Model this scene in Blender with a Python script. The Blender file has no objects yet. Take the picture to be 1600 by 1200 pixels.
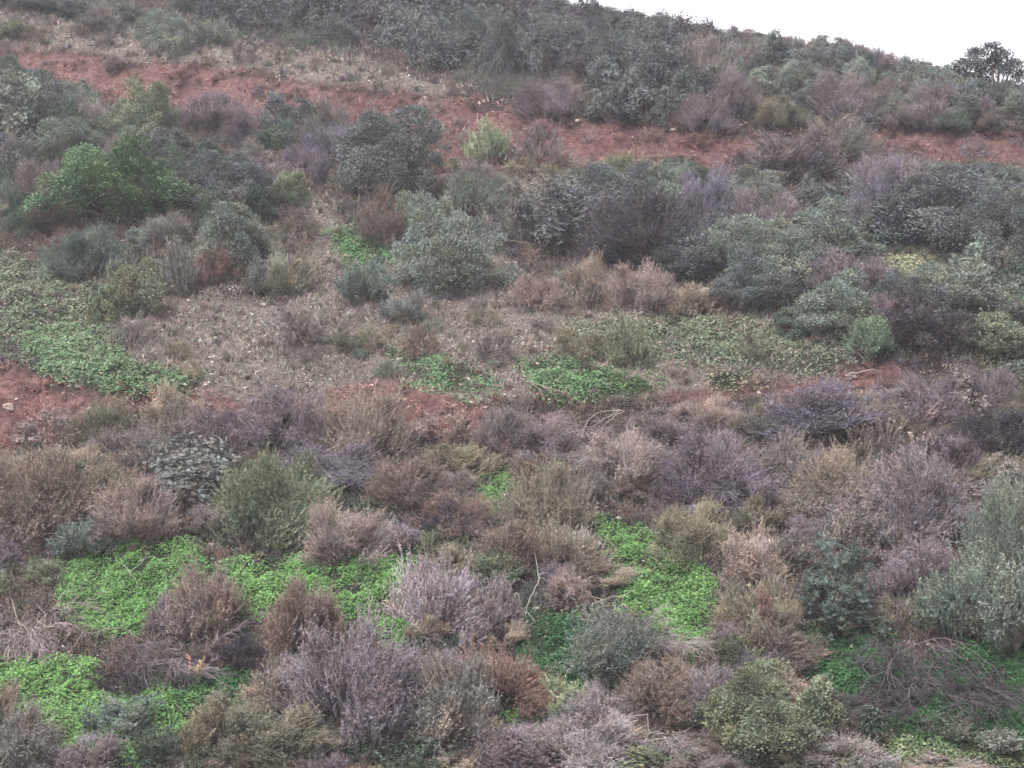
import bpy, math, random
import numpy as np
from mathutils import Vector

SC = bpy.context.scene
COL = SC.collection
R = np.random.default_rng(11)
PYR = random.Random(5)
PI = math.pi

# ------------------------------------------------------------------ camera model
PITCH = math.radians(-3.4)
FPX = 2540.0                      # focal length in photo pixels (1600 wide)
CP, SP = math.cos(PITCH), math.sin(PITCH)

def ray(px, py):
    a = (np.asarray(px, float) - 800) / FPX
    b = (600 - np.asarray(py, float)) / FPX
    d = np.stack([a, CP - SP * b, SP + CP * b], -1)
    return d                       # depth along optical axis = t

def project(P):
    x, y, z = P[..., 0], P[..., 1], P[..., 2]
    dep = np.maximum(y * CP + z * SP, 0.5)
    up = -y * SP + z * CP
    return 800 + FPX * x / dep, 600 - FPX * up / dep, dep

# ------------------------------------------------------------------ noise
def _h(ix, iy, seed):
    n = (ix.astype(np.int64) * 374761393 + iy.astype(np.int64) * 668265263 + seed * 974711) & 0x7fffffff
    n = ((n ^ (n >> 13)) * 1274126177) & 0x7fffffff
    n = (n ^ (n >> 16)) & 0x7fffffff
    return n / float(0x7fffffff)

def vnoise(x, y, seed=0):
    ix, iy = np.floor(x), np.floor(y)
    fx, fy = x - ix, y - iy
    fx, fy = fx * fx * (3 - 2 * fx), fy * fy * (3 - 2 * fy)
    a, b = _h(ix, iy, seed), _h(ix + 1, iy, seed)
    c, d = _h(ix, iy + 1, seed), _h(ix + 1, iy + 1, seed)
    return (a + (b - a) * fx) * (1 - fy) + (c + (d - c) * fx) * fy

def fbm(x, y, seed=0, octv=4):
    s, amp, tot = 0, 1.0, 0
    for o in range(octv):
        s = s + amp * (vnoise(x * 2 ** o + 17 * o, y * 2 ** o - 9 * o, seed + o) - .5)
        tot += amp
        amp *= .5
    return s / tot

def sstep(a, b, x):
    t = np.clip((x - a) / (b - a), 0, 1)
    return t * t * (3 - 2 * t)

# ------------------------------------------------------------------ terrain height
SL, CC = 0.418, 20.1

RX = [-120, -53, -36, -24.2, -14.85, -6.96, 0, 2.29, 6.37, 8.36, 10.7, 12.96, 15.12, 16.7, 18.1, 19.5, 21.7, 25, 45, 90]
RY = [150, 125, 114.3, 102.5, 94.3, 88.3, 84.6, 83.1, 80.9, 78.6, 77.6, 76.4, 73.9, 70.6, 67.6, 65.8, 62.2, 60.4, 50, 40]

def ridge(x):
    return np.interp(x, RX, RY)

def plane_Y(px, py):
    d = ray(px, py)
    t = CC / (SL * d[..., 1] - d[..., 2])
    return t * d[..., 0], t * d[..., 1]

UP_PX = [(-300, 95), (60, 112), (200, 150), (400, 172), (560, 195), (640, 225), (720, 240), (850, 240), (1000, 245), (1100, 255), (1200, 250), (1400, 238), (1600, 250), (1900, 255)]
LO_PX = [(-300, 690), (0, 665), (130, 650), (330, 640), (430, 640), (620, 655), (760, 660), (900, 650), (1050, 635), (1300, 612), (1420, 600), (1900, 590)]
_ux, _uy = plane_Y(*np.array(UP_PX, float).T)
_lx, _ly = plane_Y(*np.array(LO_PX, float).T)

def ground(x, y):
    x = np.asarray(x, float); y = np.asarray(y, float)
    a = SL * y - CC
    lo = np.interp(x, _lx, _ly)
    up = np.interp(x, _ux, _uy)
    a = a + 0.75 * sstep(-1.1, .5, y - lo) - 0.75 * sstep(0.5, 14, y - lo)
    a = a + 1.1 * sstep(-.6, 2.2, y - up) - 1.1 * sstep(2.2, 16, y - up)
    yr = ridge(x)
    b = (SL * yr - CC) - 0.28 * (y - yr)
    k = .8
    m = np.minimum(a, b)
    a = m - k * np.log(np.exp(-(a - m) / k) + np.exp(-(b - m) / k))
    # valley floor and the near bank the camera stands on
    near = -1.7 - 0.75 * np.maximum(y + 1.5, 0) - 0.02 * y
    m = np.maximum(a, near); k = 1.2
    a = m + k * np.log(np.exp((a - m) / k) + np.exp((near - m) / k))
    a = np.where(y < -1.5, -1.7 + .02 * np.minimum(-y, 40), a)
    w = sstep(6, 20, y)
    a = a + w * (0.9 * fbm(x * .09, y * .09, 3, 3) + .28 * fbm(x * .5, y * .5, 7, 3) + .12 * fbm(x * 2.1, y * 2.1, 9, 2))
    return a

def hit(px, py):
    """first ground point seen along the ray of each pixel"""
    px = np.atleast_1d(np.asarray(px, float)); py = np.atleast_1d(np.asarray(py, float)).copy()
    ts = np.arange(14, 130, .12)
    for _ in range(30):            # above the skyline: take the ridge below it
        d = ray(px, py)
        P = d[:, None, :] * ts[None, :, None]
        miss = ~(P[..., 2] <= ground(P[..., 0], P[..., 1])).any(1)
        if not miss.any(): break
        py = np.where(miss, py + 5, py)
    P = d[:, None, :] * ts[None, :, None]
    below = P[..., 2] <= ground(P[..., 0], P[..., 1])
    i = np.where(below.any(1), below.argmax(1), len(ts) - 1)
    t1 = ts[i]; t0 = t1 - .12
    for _ in range(8):
        tm = (t0 + t1) / 2
        Q = d * tm[:, None]
        bl = Q[:, 2] <= ground(Q[:, 0], Q[:, 1])
        t1 = np.where(bl, tm, t1); t0 = np.where(bl, t0, tm)
    Q = d * t1[:, None]
    Q[:, 2] = ground(Q[:, 0], Q[:, 1])
    return Q, t1

# ------------------------------------------------------------------ polygons in the photo
def sdist(px, py, poly):
    poly = np.array(poly, float)
    n = len(poly)
    inside = np.zeros(px.shape, bool)
    dd = np.full(px.shape, 1e9)
    for i in range(n):
        x1, y1 = poly[i]; x2, y2 = poly[(i + 1) % n]
        ex, ey = x2 - x1, y2 - y1
        t = np.clip(((px - x1) * ex + (py - y1) * ey) / (ex * ex + ey * ey + 1e-9), 0, 1)
        dd = np.minimum(dd, np.hypot(px - x1 - t * ex, py - y1 - t * ey))
        c = ((y1 > py) != (y2 > py)) & (px < (x2 - x1) * (py - y1) / (y2 - y1 + 1e-12) + x1)
        inside ^= c
    return np.where(inside, -dd, dd)

RED = [
    [(-300, 70), (60, 78), (200, 95), (330, 108), (500, 132), (640, 148), (760, 160), (900, 190), (1050, 203), (1200, 215), (1400, 205), (1600, 203), (1900, 205), (1900, 265), (1600, 265), (1400, 245), (1200, 265), (1100, 272), (1000, 266), (850, 264), (720, 274), (630, 268), (540, 216), (400, 190), (200, 172), (60, 118), (-300, 100)],
    [(-300, 560), (30, 578), (120, 612), (330, 614), (420, 632), (600, 592), (700, 622), (800, 642), (800, 705), (700, 695), (620, 665), (430, 652), (330, 642), (200, 642), (130, 695), (-300, 730)],
    [(1290, 582), (1400, 568), (1425, 602), (1330, 618), (1040, 640), (1040, 622)],
]
TAN = [
    [(-300, 10), (60, 25), (250, 50), (600, 100), (730, 142), (640, 148), (330, 108), (60, 78), (-300, 60)],
    [(440, 300), (520, 300), (560, 420), (780, 380), (860, 470), (1130, 480), (1340, 540), (1320, 600), (1050, 625), (800, 625), (420, 645), (200, 602), (180, 500), (260, 460), (430, 470), (500, 360)],
    [(640, 268), (860, 264), (1100, 275), (1000, 310), (780, 340), (680, 310)],
]
GRN = [   # polygon, colour key, density
    ([(-60, 395), (60, 400), (150, 450), (170, 500), (215, 570), (325, 590), (300, 614), (170, 614), (60, 577), (0, 548), (-60, 540)], 'mid', .72),
    ([(20, 520), (120, 500), (190, 560), (310, 588), (290, 612), (170, 612), (60, 575)], 'midb', 1.),
    ([(605, 545), (680, 558), (760, 577), (775, 608), (700, 614), (640, 592)], 'midb', .8),
    ([(800, 566), (900, 560), (1010, 588), (1035, 614), (980, 624), (840, 612)], 'midb', 1.),
    ([(515, 365), (600, 352), (645, 385), (640, 408), (540, 412)], 'midb', .9),
    ([(1105, 583), (1170, 578), (1180, 610), (1115, 614)], 'pale', .8),
    ([(1375, 390), (1450, 395), (1490, 445), (1400, 435)], 'pale', 1.),
    ([(1565, 435), (1640, 435), (1640, 475), (1575, 468)], 'midb', 1.),
    ([(1515, 543), (1660, 543), (1660, 582), (1530, 577)], 'pale', .9),
    ([(870, 505), (1130, 490), (1330, 545), (1300, 590), (1050, 565), (900, 560)], 'mid', .8),
    ([(640, 270), (860, 266), (1010, 275), (980, 310), (790, 330), (680, 310)], 'mid', .4),
    ([(95, 880), (170, 850), (300, 850), (330, 880), (640, 868), (652, 980), (640, 1015), (560, 1003), (520, 955), (380, 955), (300, 965), (160, 995), (100, 955)], 'bright', 1.),
    ([(935, 805), (1000, 828), (1112, 910), (1115, 980), (1095, 1045), (1010, 1015), (960, 935)], 'bright', 1.),
    ([(-60, 1010), (30, 1030), (150, 1028), (165, 1080), (330, 1080), (335, 1130), (220, 1195), (60, 1155), (-60, 1060)], 'bright', .95),
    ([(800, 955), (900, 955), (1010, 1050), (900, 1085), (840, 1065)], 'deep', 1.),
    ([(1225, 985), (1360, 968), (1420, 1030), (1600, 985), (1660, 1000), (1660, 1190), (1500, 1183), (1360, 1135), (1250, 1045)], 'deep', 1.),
    ([(735, 740), (800, 732), (812, 800), (755, 800)], 'bright', .9),
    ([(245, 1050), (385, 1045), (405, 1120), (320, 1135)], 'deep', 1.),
    ([(795, 1120), (870, 1075), (905, 1130), (830, 1185)], 'bright', .9),
    ([(560, 760), (640, 770), (640, 800), (570, 795)], 'mid', .7),
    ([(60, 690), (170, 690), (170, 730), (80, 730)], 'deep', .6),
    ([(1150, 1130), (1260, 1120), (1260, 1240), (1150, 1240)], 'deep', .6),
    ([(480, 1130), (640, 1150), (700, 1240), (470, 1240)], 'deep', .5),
    ([(1320, 1168), (1420, 1150), (1660, 1188), (1660, 1260), (1320, 1260)], 'lime', 1.),
]

# ------------------------------------------------------------------ colours (as the surface looks lit, sRGB)
def lin(c):
    c = np.array(c, float) / 255
    return np.where(c <= .04045, c / 12.92, ((c + .055) / 1.055) ** 2.4)
KALB = 0.31
KPLANT = .60
DESAT = .27
PAL = dict(olive=(128, 122, 96), brown=(124, 106, 92), tan=(150, 133, 112), pinktan=(148, 128, 117), redtan=(150, 110, 98), mauve=(124, 110, 113),
           purple=(117, 107, 117), gbrown=(124, 115, 106), rust=(140, 110, 94), green=(100, 136, 86), dgreen=(76, 95, 72),
           ggreen=(114, 125, 107), bgreen=(103, 120, 105), silver=(112, 118, 110), dgrey=(90, 96, 92), lpink=(150, 136, 138),
           pgreen=(118, 134, 114), lgreen=(142, 164, 116), ogreen=(116, 126, 92), vgreen=(82, 114, 68), sgreen=(104, 130, 98), ddgreen=(58, 76, 64), dmauve=(74, 67, 71), cream=(166, 152, 132), bone=(140, 128, 122))
WORD = dict(sgreen='fresh green', ddgreen='very dark green', pgreen='pale grey-green', redtan='reddish tan', olive='olive', brown='brown', tan='tan', pinktan='pinkish tan', mauve='mauve', purple='purplish', gbrown='grey-brown', rust='rust-orange',
            green='green', dgreen='dark green', ggreen='grey-green', bgreen='blue-green', silver='silvery', dgrey='dark grey-green', lpink='pale pinkish',
            lgreen='pale green', ogreen='olive-green', vgreen='vivid green', dmauve='dark mauve', cream='cream', bone='bone-grey')

def alb(key, k=None):
    c = lin(PAL[key] if isinstance(key, str) else key)
    g = c.mean()
    c = (c + (g - c) * (DESAT if isinstance(key, str) else 0)) * ((KPLANT if isinstance(key, str) else KALB) if k is None else k)
    return (float(c[0]), float(c[1]), float(c[2]), 1.0)

# ------------------------------------------------------------------ mesh assembly
class MB:
    def __init__(s):
        s.v, s.k, s.t = [], [], []
    def add(s, V, T):
        """V (N,k,3) polygons, T (N,3) tints"""
        V = np.asarray(V, np.float32)
        if len(V) == 0: return
        s.v.append(V.reshape(-1, 3)); s.k.append(np.full(len(V), V.shape[1]))
        s.t.append(np.repeat(np.asarray(T, np.float32), V.shape[1], 0))
    def mesh(s, name, scale=None, warp=None):
        v = np.concatenate(s.v); k = np.concatenate(s.k); t = np.concatenate(s.t)
        if scale is not None: v = v / np.asarray(scale, np.float32)
        if warp is not None:
            wr = np.random.default_rng(int(warp)); off = np.zeros_like(v)
            for f, a in ((1.6, .13), (3.1, .07)):
                for _ in range(3):
                    q = unit(wr.normal(size=3)) * f; dv = unit(wr.normal(size=3)) * a
                    off += np.sin(v @ q + wr.uniform(0, 6.28))[:, None] * dv
            v = v + off * np.clip(v[:, 2:3] * 2.2, 0, 1)
        return raw_mesh(name, v, np.arange(len(v)), k, t)

def raw_mesh(name, v, loops, k, tint=None):
    me = bpy.data.meshes.new(name)
    me.vertices.add(len(v)); me.vertices.foreach_set('co', np.ascontiguousarray(v, np.float32).ravel())
    me.loops.add(len(loops)); me.loops.foreach_set('vertex_index', np.ascontiguousarray(loops, np.int32))
    me.polygons.add(len(k)); st = np.concatenate([[0], np.cumsum(k)[:-1]])
    me.polygons.foreach_set('loop_start', st.astype(np.int32))
    try: me.polygons.foreach_set('loop_total', k.astype(np.int32))
    except Exception: pass
    if tint is not None:
        a = me.attributes.new('tint', 'FLOAT_COLOR', 'POINT')
        a.data.foreach_set('color', np.concatenate([tint, np.ones((len(tint), 1))], 1).astype(np.float32).ravel())
    me.update(calc_edges=True)
    return me

def unit(v):
    return v / np.maximum(np.linalg.norm(v, axis=-1, keepdims=True), 1e-6)

def side(d, rng):
    return unit(np.cross(d, rng.normal(size=d.shape)))

def leaves(p, d, w, L, W, kind='leaf'):
    L = np.broadcast_to(L, len(p))[:, None]; W = np.broadcast_to(W, len(p))[:, None]
    if kind == 'tri':
        return np.stack([p - w * W / 2, p + w * W / 2, p + d * L], 1)
    n = np.cross(d, w)
    return np.stack([p, p + d * L * .45 + w * W / 2 + n * W * .12, p + d * L - n * L * .12, p + d * L * .45 - w * W / 2 + n * W * .12], 1)

def tints(n, rng, sv=.22, hue=.10, base=None):
    b = np.exp(np.clip(rng.normal(0, 1, n), -2, 2) * sv)[:, None]
    h = np.clip(rng.normal(0, 1, n), -1.8, 1.8)[:, None] * hue
    t = b * np.concatenate([1 + h, 1 + 0 * h, 1 - h], 1)
    return t if base is None else t * base

def tube(mb, pts, r0, r1, tint, sides=4):
    pts = np.asarray(pts, float)
    n = len(pts)
    tg = unit(np.gradient(pts, axis=0))
    ref = np.array([.31, .22, .93]) if abs(tg[0, 2]) < .9 else np.array([.9, .3, .1])
    u = unit(np.cross(tg, ref)); w = np.cross(tg, u)
    r = np.linspace(r0, r1, n)[:, None]
    rings = np.stack([pts + r * (math.cos(a) * u + math.sin(a) * w) for a in np.arange(sides) * 2 * PI / sides], 1)
    A = rings[:-1]; B = rings[1:]
    q = np.stack([A, np.roll(A, -1, 1), np.roll(B, -1, 1), B], 2).reshape(-1, 4, 3)
    mb.add(q, np.tile(tint, (len(q), 1)))

# ------------------------------------------------------------------ plant prototypes
def clumps(rng, K, rad, H, zlo=.08, zhi=.86):
    i = np.arange(K)
    z = zlo + (zhi - zlo) * ((i + rng.random(K)) / K) ** .9
    ph = i * 2.39996 + rng.normal(0, .5, K)
    rr = np.sqrt(np.maximum(1 - z ** 2, .04)) * rad * rng.uniform(.42, .95, K)
    a, b, c = rng.uniform(0, 6.28, 3)
    rr *= 1 + .22 * np.sin(2 * ph + a) + .16 * np.sin(3 * ph + b)
    zz = z * H * rng.uniform(.72, 1.06, K) * (1 + .20 * np.sin(ph * 2 + c))
    return np.stack([rr * np.cos(ph), rr * np.sin(ph), zz], 1)

def shoots(mb, rng, C, cr, rad, n, lf, wf, tint):
    """long thin leaders that stand out of the crown's outline"""
    ci = rng.integers(0, len(C), n)
    d = unit(C[ci] * np.array([.7, .7, .3]) / rad + np.array([0, 0, .8]) + rng.normal(0, .35, (n, 3)))
    o = C[ci]; ln = cr[ci] * rng.uniform(1.2, 2.1, n) + .08
    m = 16
    w = side(d, rng) * .005
    mb.add(np.stack([o - w, o + w, o + d * ln[:, None]], 1), tint[ci] * .8)
    t = rng.uniform(.5, 1.02, (n, m))
    P = (o[:, None] + (d * ln[:, None])[:, None] * t[..., None]).reshape(-1, 3)
    dd = unit(np.repeat(d, m, 0) * .8 + rng.normal(0, .5, P.shape))
    mb.add(leaves(P, dd, side(dd, rng), lf * rng.uniform(.6, 1.2, len(P)), wf), np.repeat(tint[ci], m, 0) * tints(len(P), rng, .15, .05))

def stems_mesh(name, rng, targets, H, rad, n, r0, warp):
    mb = MB()
    idx = rng.choice(len(targets), min(n, len(targets)), False)
    for j in idx:
        e = targets[j]
        s = np.array([rng.normal(0, .05 * rad), rng.normal(0, .05 * rad), -.12])
        m = s * .5 + e * .5 + np.array([0, 0, .1 * H]) + rng.normal(0, .05 * rad, 3)
        t = np.linspace(0, 1, 6)[:, None]
        c = s * (1 - t) ** 2 + 2 * m * t * (1 - t) + e * t ** 2
        tube(mb, c, r0 * rng.uniform(.7, 1.2), r0 * .3, rng.uniform(.8, 1.2) * np.ones(3), 5)
    return mb.mesh(name, (rad, rad, H), warp=warp)

PROTO = {}
def reg(kind, S, fol, stem, mats):
    PROTO.setdefault(kind, []).append((S, fol, stem, mats))

def gen_fuzz(S, rng, upright=.9, dens=1.0):
    wseed = rng.integers(1, 99999)
    rad, H = S / 2, S * .72
    ls = (S / 1.2) ** .5
    K = int(16 + 9 * S)
    C = clumps(rng, K, rad, H, .0, .84)
    cr = rad * .34 * rng.uniform(.7, 1.35, K)
    ctint = tints(K, rng, .12, .035)
    nl = int(19000 * S * S / ls ** 2 * dens)
    m = 14
    ntw = nl // m
    ci = rng.integers(0, K, ntw)
    o = C[ci] + rng.normal(0, .38, (ntw, 3)) * cr[ci][:, None] - np.array([0, 0, .25]) * cr[ci][:, None]
    out = unit(C[ci] * np.array([1, 1, .5]) + 1e-3)
    d = unit(out * .75 + np.array([0, 0, upright]) + rng.normal(0, .40, (ntw, 3)))
    ln = cr[ci] * rng.uniform(.45, 1.2, ntw)
    bend = rng.normal(0, .22, (ntw, 3))
    tw = ctint[ci] * tints(ntw, rng, .16, .05)
    mb = MB()
    # twigs as two-segment blades
    w = side(d, rng)
    wd = .0042 * ls
    p0, p1, p2 = o, o + d * ln[:, None] * .5 + bend * ln[:, None] * .12, o + d * ln[:, None] + bend * ln[:, None] * .5
    ww = w * wd
    mb.add(np.stack([p0 - ww, p0 + ww, p1 + ww * .8, p1 - ww * .8], 1), tw * .95)
    mb.add(np.stack([p1 - ww * .8, p1 + ww * .8, p2], 1), tw * 1.15)
    t = rng.uniform(.12, 1.02, (ntw, m))
    P = p0[:, None] + (d * ln[:, None])[:, None] * t[..., None] + (bend * ln[:, None] * .5)[:, None] * (t ** 2)[..., None]
    P = P.reshape(-1, 3)
    dd = unit(np.repeat(d, m, 0) * .8 + rng.normal(0, .55, P.shape))
    L = .050 * ls * rng.uniform(.6, 1.3, len(P)); W = .0095 * ls * rng.uniform(.7, 1.3, len(P))
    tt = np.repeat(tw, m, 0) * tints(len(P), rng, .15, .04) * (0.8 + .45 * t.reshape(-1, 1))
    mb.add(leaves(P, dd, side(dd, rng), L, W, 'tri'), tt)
    shoots(mb, rng, C, cr, rad, int(40 * S), .045 * ls, .009 * ls, ctint * .95)
    return mb.mesh('twig_crown', (rad, rad, H), warp=wseed), stems_mesh('twig_stems', rng, C, H, rad, 9, .012 * ls, wseed)

def gen_leaf(S, rng, Lf=.045, Wf=.024, fine=1.0, cl=1.0):
    wseed = rng.integers(1, 99999)
    rad, H = S / 2, S * .74
    ls = (S / 1.2) ** .32
    K = int((20 + 20 * S) * cl)
    C = clumps(rng, K, rad, H, .02, .9)
    cr = rad * .235 * rng.uniform(.7, 1.35, K) / cl ** .3
    ctint = tints(K, rng, .13, .06)
    a = Lf * Wf * .5 * ls * ls
    N = int(2.7 * 1.57 * S * S / a * fine)
    ci = rng.choice(K, N, p=cr ** 2 / (cr ** 2).sum())
    out = unit(C[ci] * np.array([1, 1, .8]) + np.array([0, 0, .15 * H]))
    u = unit(rng.normal(size=(N, 3)) + out * .7 + np.array([0, 0, .35]))
    P = C[ci] + u * (cr[ci] * rng.uniform(.55, 1.12, N))[:, None]
    d = unit(u * .7 + rng.normal(0, .55, (N, 3)) + np.array([0, 0, .35]))
    L = Lf * ls * rng.uniform(.65, 1.35, N); W = Wf * ls * rng.uniform(.7, 1.3, N)
    mb = MB()
    mb.add(leaves(P, d, side(d, rng), L, W), ctint[ci] * tints(N, rng, .15, .05))
    shoots(mb, rng, C, cr, rad, int(34 * S), Lf * ls * .9, Wf * ls * .7, ctint)
    return mb.mesh('leaf_crown', (rad, rad, H), warp=wseed), stems_mesh('leaf_stems', rng, C, H, rad, 12, .02 * ls, wseed)

def gen_big(S, rng, Lf=.072, Wf=.024, droop=.25):
    wseed = rng.integers(1, 99999)
    rad, H = S / 2, S * .74
    ls = (S / 1.4) ** .3
    K = int(14 + 12 * S)
    C = clumps(rng, K, rad, H, .04, .9)
    cr = rad * .3 * rng.uniform(.7, 1.3, K)
    ctint = tints(K, rng, .15, .05)
    a = Lf * Wf * .5 * ls * ls
    N = int(2.0 * 1.57 * S * S / a)
    m = 8
    nr = N // m
    ci = rng.integers(0, K, nr)
    u = unit(rng.normal(size=(nr, 3)) + unit(C[ci]) * .7 + np.array([0, 0, .4]))
    c = C[ci] + u * (cr[ci] * rng.uniform(.35, 1.2, nr))[:, None]
    ax = unit(u * .6 + np.array([0, 0, .6]) + rng.normal(0, .3, (nr, 3)))
    s1 = side(ax, rng); s2 = np.cross(ax, s1)
    ph = rng.uniform(0, 2 * PI, (nr, 1)) + np.arange(m)[None] * 2 * PI / m * 1.31
    el = rng.uniform(.1, 1.0, (nr, m))
    d = unit((np.cos(ph)[..., None] * s1[:, None] + np.sin(ph)[..., None] * s2[:, None]) + el[..., None] * ax[:, None] - np.array([0, 0, droop]) + rng.normal(0, .12, (nr, m, 3)))
    wv = np.cross(d, np.broadcast_to(ax[:, None], d.shape))
    wv = unit(wv + rng.normal(0, .25, wv.shape))
    P = np.broadcast_to(c[:, None], d.shape).reshape(-1, 3)
    d = d.reshape(-1, 3); wv = wv.reshape(-1, 3)
    L = Lf * ls * rng.uniform(.6, 1.25, len(P)); W = Wf * ls * rng.uniform(.7, 1.3, len(P))
    mb = MB()
    mb.add(leaves(P, d, wv, L, W), np.repeat(ctint[ci], m, 0) * tints(len(P), rng, .22, .05))
    shoots(mb, rng, C, cr, rad, int(24 * S), Lf * ls * .8, Wf * ls * .8, ctint)
    return mb.mesh('broadleaf_crown', (rad, rad, H), warp=wseed), stems_mesh('broadleaf_stems', rng, C, H, rad, 14, .02 * ls, wseed)

def gen_spray(S, rng, Lf=.060, Wf=.017, ht=1.0):
    """feathery upright shoots with narrow leaves"""
    wseed = rng.integers(1, 99999)
    rad, H = S / 2, S * .78 * ht
    ls = (S / 1.4) ** .3
    K = int(10 + 9 * S)
    C = clumps(rng, K, rad, H, .03, .82)
    ctint = tints(K, rng, .12, .05)
    cr = rad * .34 * rng.uniform(.7, 1.3, K)
    a = Lf * Wf * .5 * ls * ls
    N = int(2.3 * 1.57 * S * S * ht / a)
    m = 22
    ns = N // m
    ci = rng.integers(0, K, ns)
    o = C[ci] + rng.normal(0, .5, (ns, 3)) * cr[ci][:, None]
    d = unit(unit(C[ci]) * np.array([.6, .6, .2]) + np.array([0, 0, .8]) + rng.normal(0, .3, (ns, 3)))
    ln = np.minimum(cr[ci], .42) * rng.uniform(.7, 1.5, ns)
    tw = ctint[ci] * tints(ns, rng, .16, .05)
    mb = MB()
    w = side(d, rng) * .006 * ls
    mb.add(np.stack([o - w, o + w, o + d * ln[:, None]], 1), tw * .8)
    t = rng.uniform(.1, 1.02, (ns, m))
    P = (o[:, None] + (d * ln[:, None])[:, None] * t[..., None]).reshape(-1, 3)
    dd = unit(np.repeat(d, m, 0) * .7 + rng.normal(0, .6, P.shape))
    mb.add(leaves(P, dd, side(dd, rng), Lf * ls * rng.uniform(.6, 1.3, len(P)), Wf * ls), np.repeat(tw, m, 0) * tints(len(P), rng, .18, .05))
    return mb.mesh('spray_crown', (rad, rad, H), warp=wseed), stems_mesh('spray_stems', rng, C, H, rad, 12, .02 * ls, wseed)

def gen_spike(S, rng, n=90, head=False):
    wseed = rng.integers(1, 99999)
    rad, H = S / 2, S * 1.05
    mb = MB(); st = MB()
    ph = rng.uniform(0, 2 * PI, n); r = np.sqrt(rng.random(n))
    base = np.stack([r * np.cos(ph) * rad * (.35 if not head else .03), r * np.sin(ph) * rad * (.35 if not head else .03), 0 * r - .05], 1)
    tip = np.stack([r * np.cos(ph) * rad * .95, r * np.sin(ph) * rad * .95, H * (1.0 - .45 * r ** 2) * rng.uniform(.7, 1.05, n)], 1)
    d = tip - base
    m = 26
    for i in range(n):
        t = np.linspace(0, 1, 5)[:, None]
        c = base[i] + d[i] * t + np.array([0, 0, .12 * H]) * t * (1 - t)
        tube(st, c, .007 * S, .003 * S, np.ones(3) * rng.uniform(.8, 1.1), 3)
    tt = tints(n, rng, .15, .05)
    if not head:
        t = rng.uniform(.18, 1.02, (n, m))
        P = (base[:, None] + d[:, None] * t[..., None] + np.array([0, 0, .12 * H]) * (t * (1 - t))[..., None]).reshape(-1, 3)
        dd = unit(np.repeat(unit(d), m, 0) * 1.0 + rng.normal(0, .45, P.shape))
        mb.add(leaves(P, dd, side(dd, rng), .085 * S * rng.uniform(.6, 1.2, len(P)), .022 * S), np.repeat(tt, m, 0) * tints(len(P), rng, .15, .04))
    else:
        k = 34
        t = rng.uniform(.72, 1.05, (n, k))
        P = (base[:, None] + d[:, None] * t[..., None]).reshape(-1, 3)
        dd = unit(np.repeat(unit(d), k, 0) * .6 + rng.normal(0, .6, P.shape))
        mb.add(leaves(P, dd, side(dd, rng), .035 * S, .018 * S), np.repeat(tt, k, 0) * tints(len(P), rng, .2, .05))
    return mb.mesh('spike_crown', (rad, rad, H), warp=wseed), st.mesh('spike_stems', (rad, rad, H), warp=wseed)

def gen_dead(S, rng, n=24, arch=1.0):
    rad, H = S / 2, S * .6
    br, tw = MB(), MB()
    for i in range(n):
        ph = rng.uniform(0, 2 * PI); el = rng.uniform(.25, 1.2)
        L = rad * rng.uniform(.8, 1.4)
        p = np.array([rng.normal(0, .12 * rad), rng.normal(0, .12 * rad), -.05])
        d = np.array([math.cos(ph) * math.cos(el), math.sin(ph) * math.cos(el), math.sin(el)])
        pts = [p]; nst = 10
        for k in range(nst):
            d = unit(d + np.array([0, 0, -.17 * arch]) + rng.normal(0, .13, 3))
            p = p + d * L / nst * 1.15
            if p[2] < .02 * H: p[2] = .02 * H
            pts.append(p)
        tube(br, pts, .013 * S ** .5, .005, np.ones(3) * rng.uniform(.75, 1.25), 5)
        for k in range(3, nst):
            for q in range(3):
                b = pts[k] * .5 + pts[k + 1] * .5 if k < nst - 1 else pts[k]
                dd = unit(unit(pts[k + 1] - pts[k]) + rng.normal(0, .7, 3))
                l2 = L * rng.uniform(.25, .5); sub = [b]; x = b
                for e in range(5):
                    dd = unit(dd + np.array([0, 0, -.1 * arch]) + rng.normal(0, .16, 3)); x = x + dd * l2 / 5; sub.append(x)
                tube(tw, sub, .0058 * S ** .5, .002, np.ones(3) * rng.uniform(.6, 1.1), 3)
                for f in range(5):
                    kk = rng.integers(1, 5)
                    d3 = unit(dd + rng.normal(0, .7, 3)); l3 = l2 * rng.uniform(.3, .6)
                    y0 = sub[kk]; y1 = y0 + d3 * l3 * .5; y2 = y1 + unit(d3 + np.array([0, 0, -.25]) + rng.normal(0, .2, 3)) * l3 * .5
                    tube(tw, [y0, y1, y2], .0042 * S ** .5, .0016, np.ones(3) * rng.uniform(.5, 1.0), 3)
    return br.mesh('dead_branches', (rad, rad, H)), tw.mesh('dead_twigs', (rad, rad, H))

# ------------------------------------------------------------------ materials
def new_mat(name):
    m = bpy.data.materials.new(name); m.use_nodes = True
    nt = m.node_tree; nt.nodes.clear()
    return m, nt.nodes, nt.links

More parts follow.
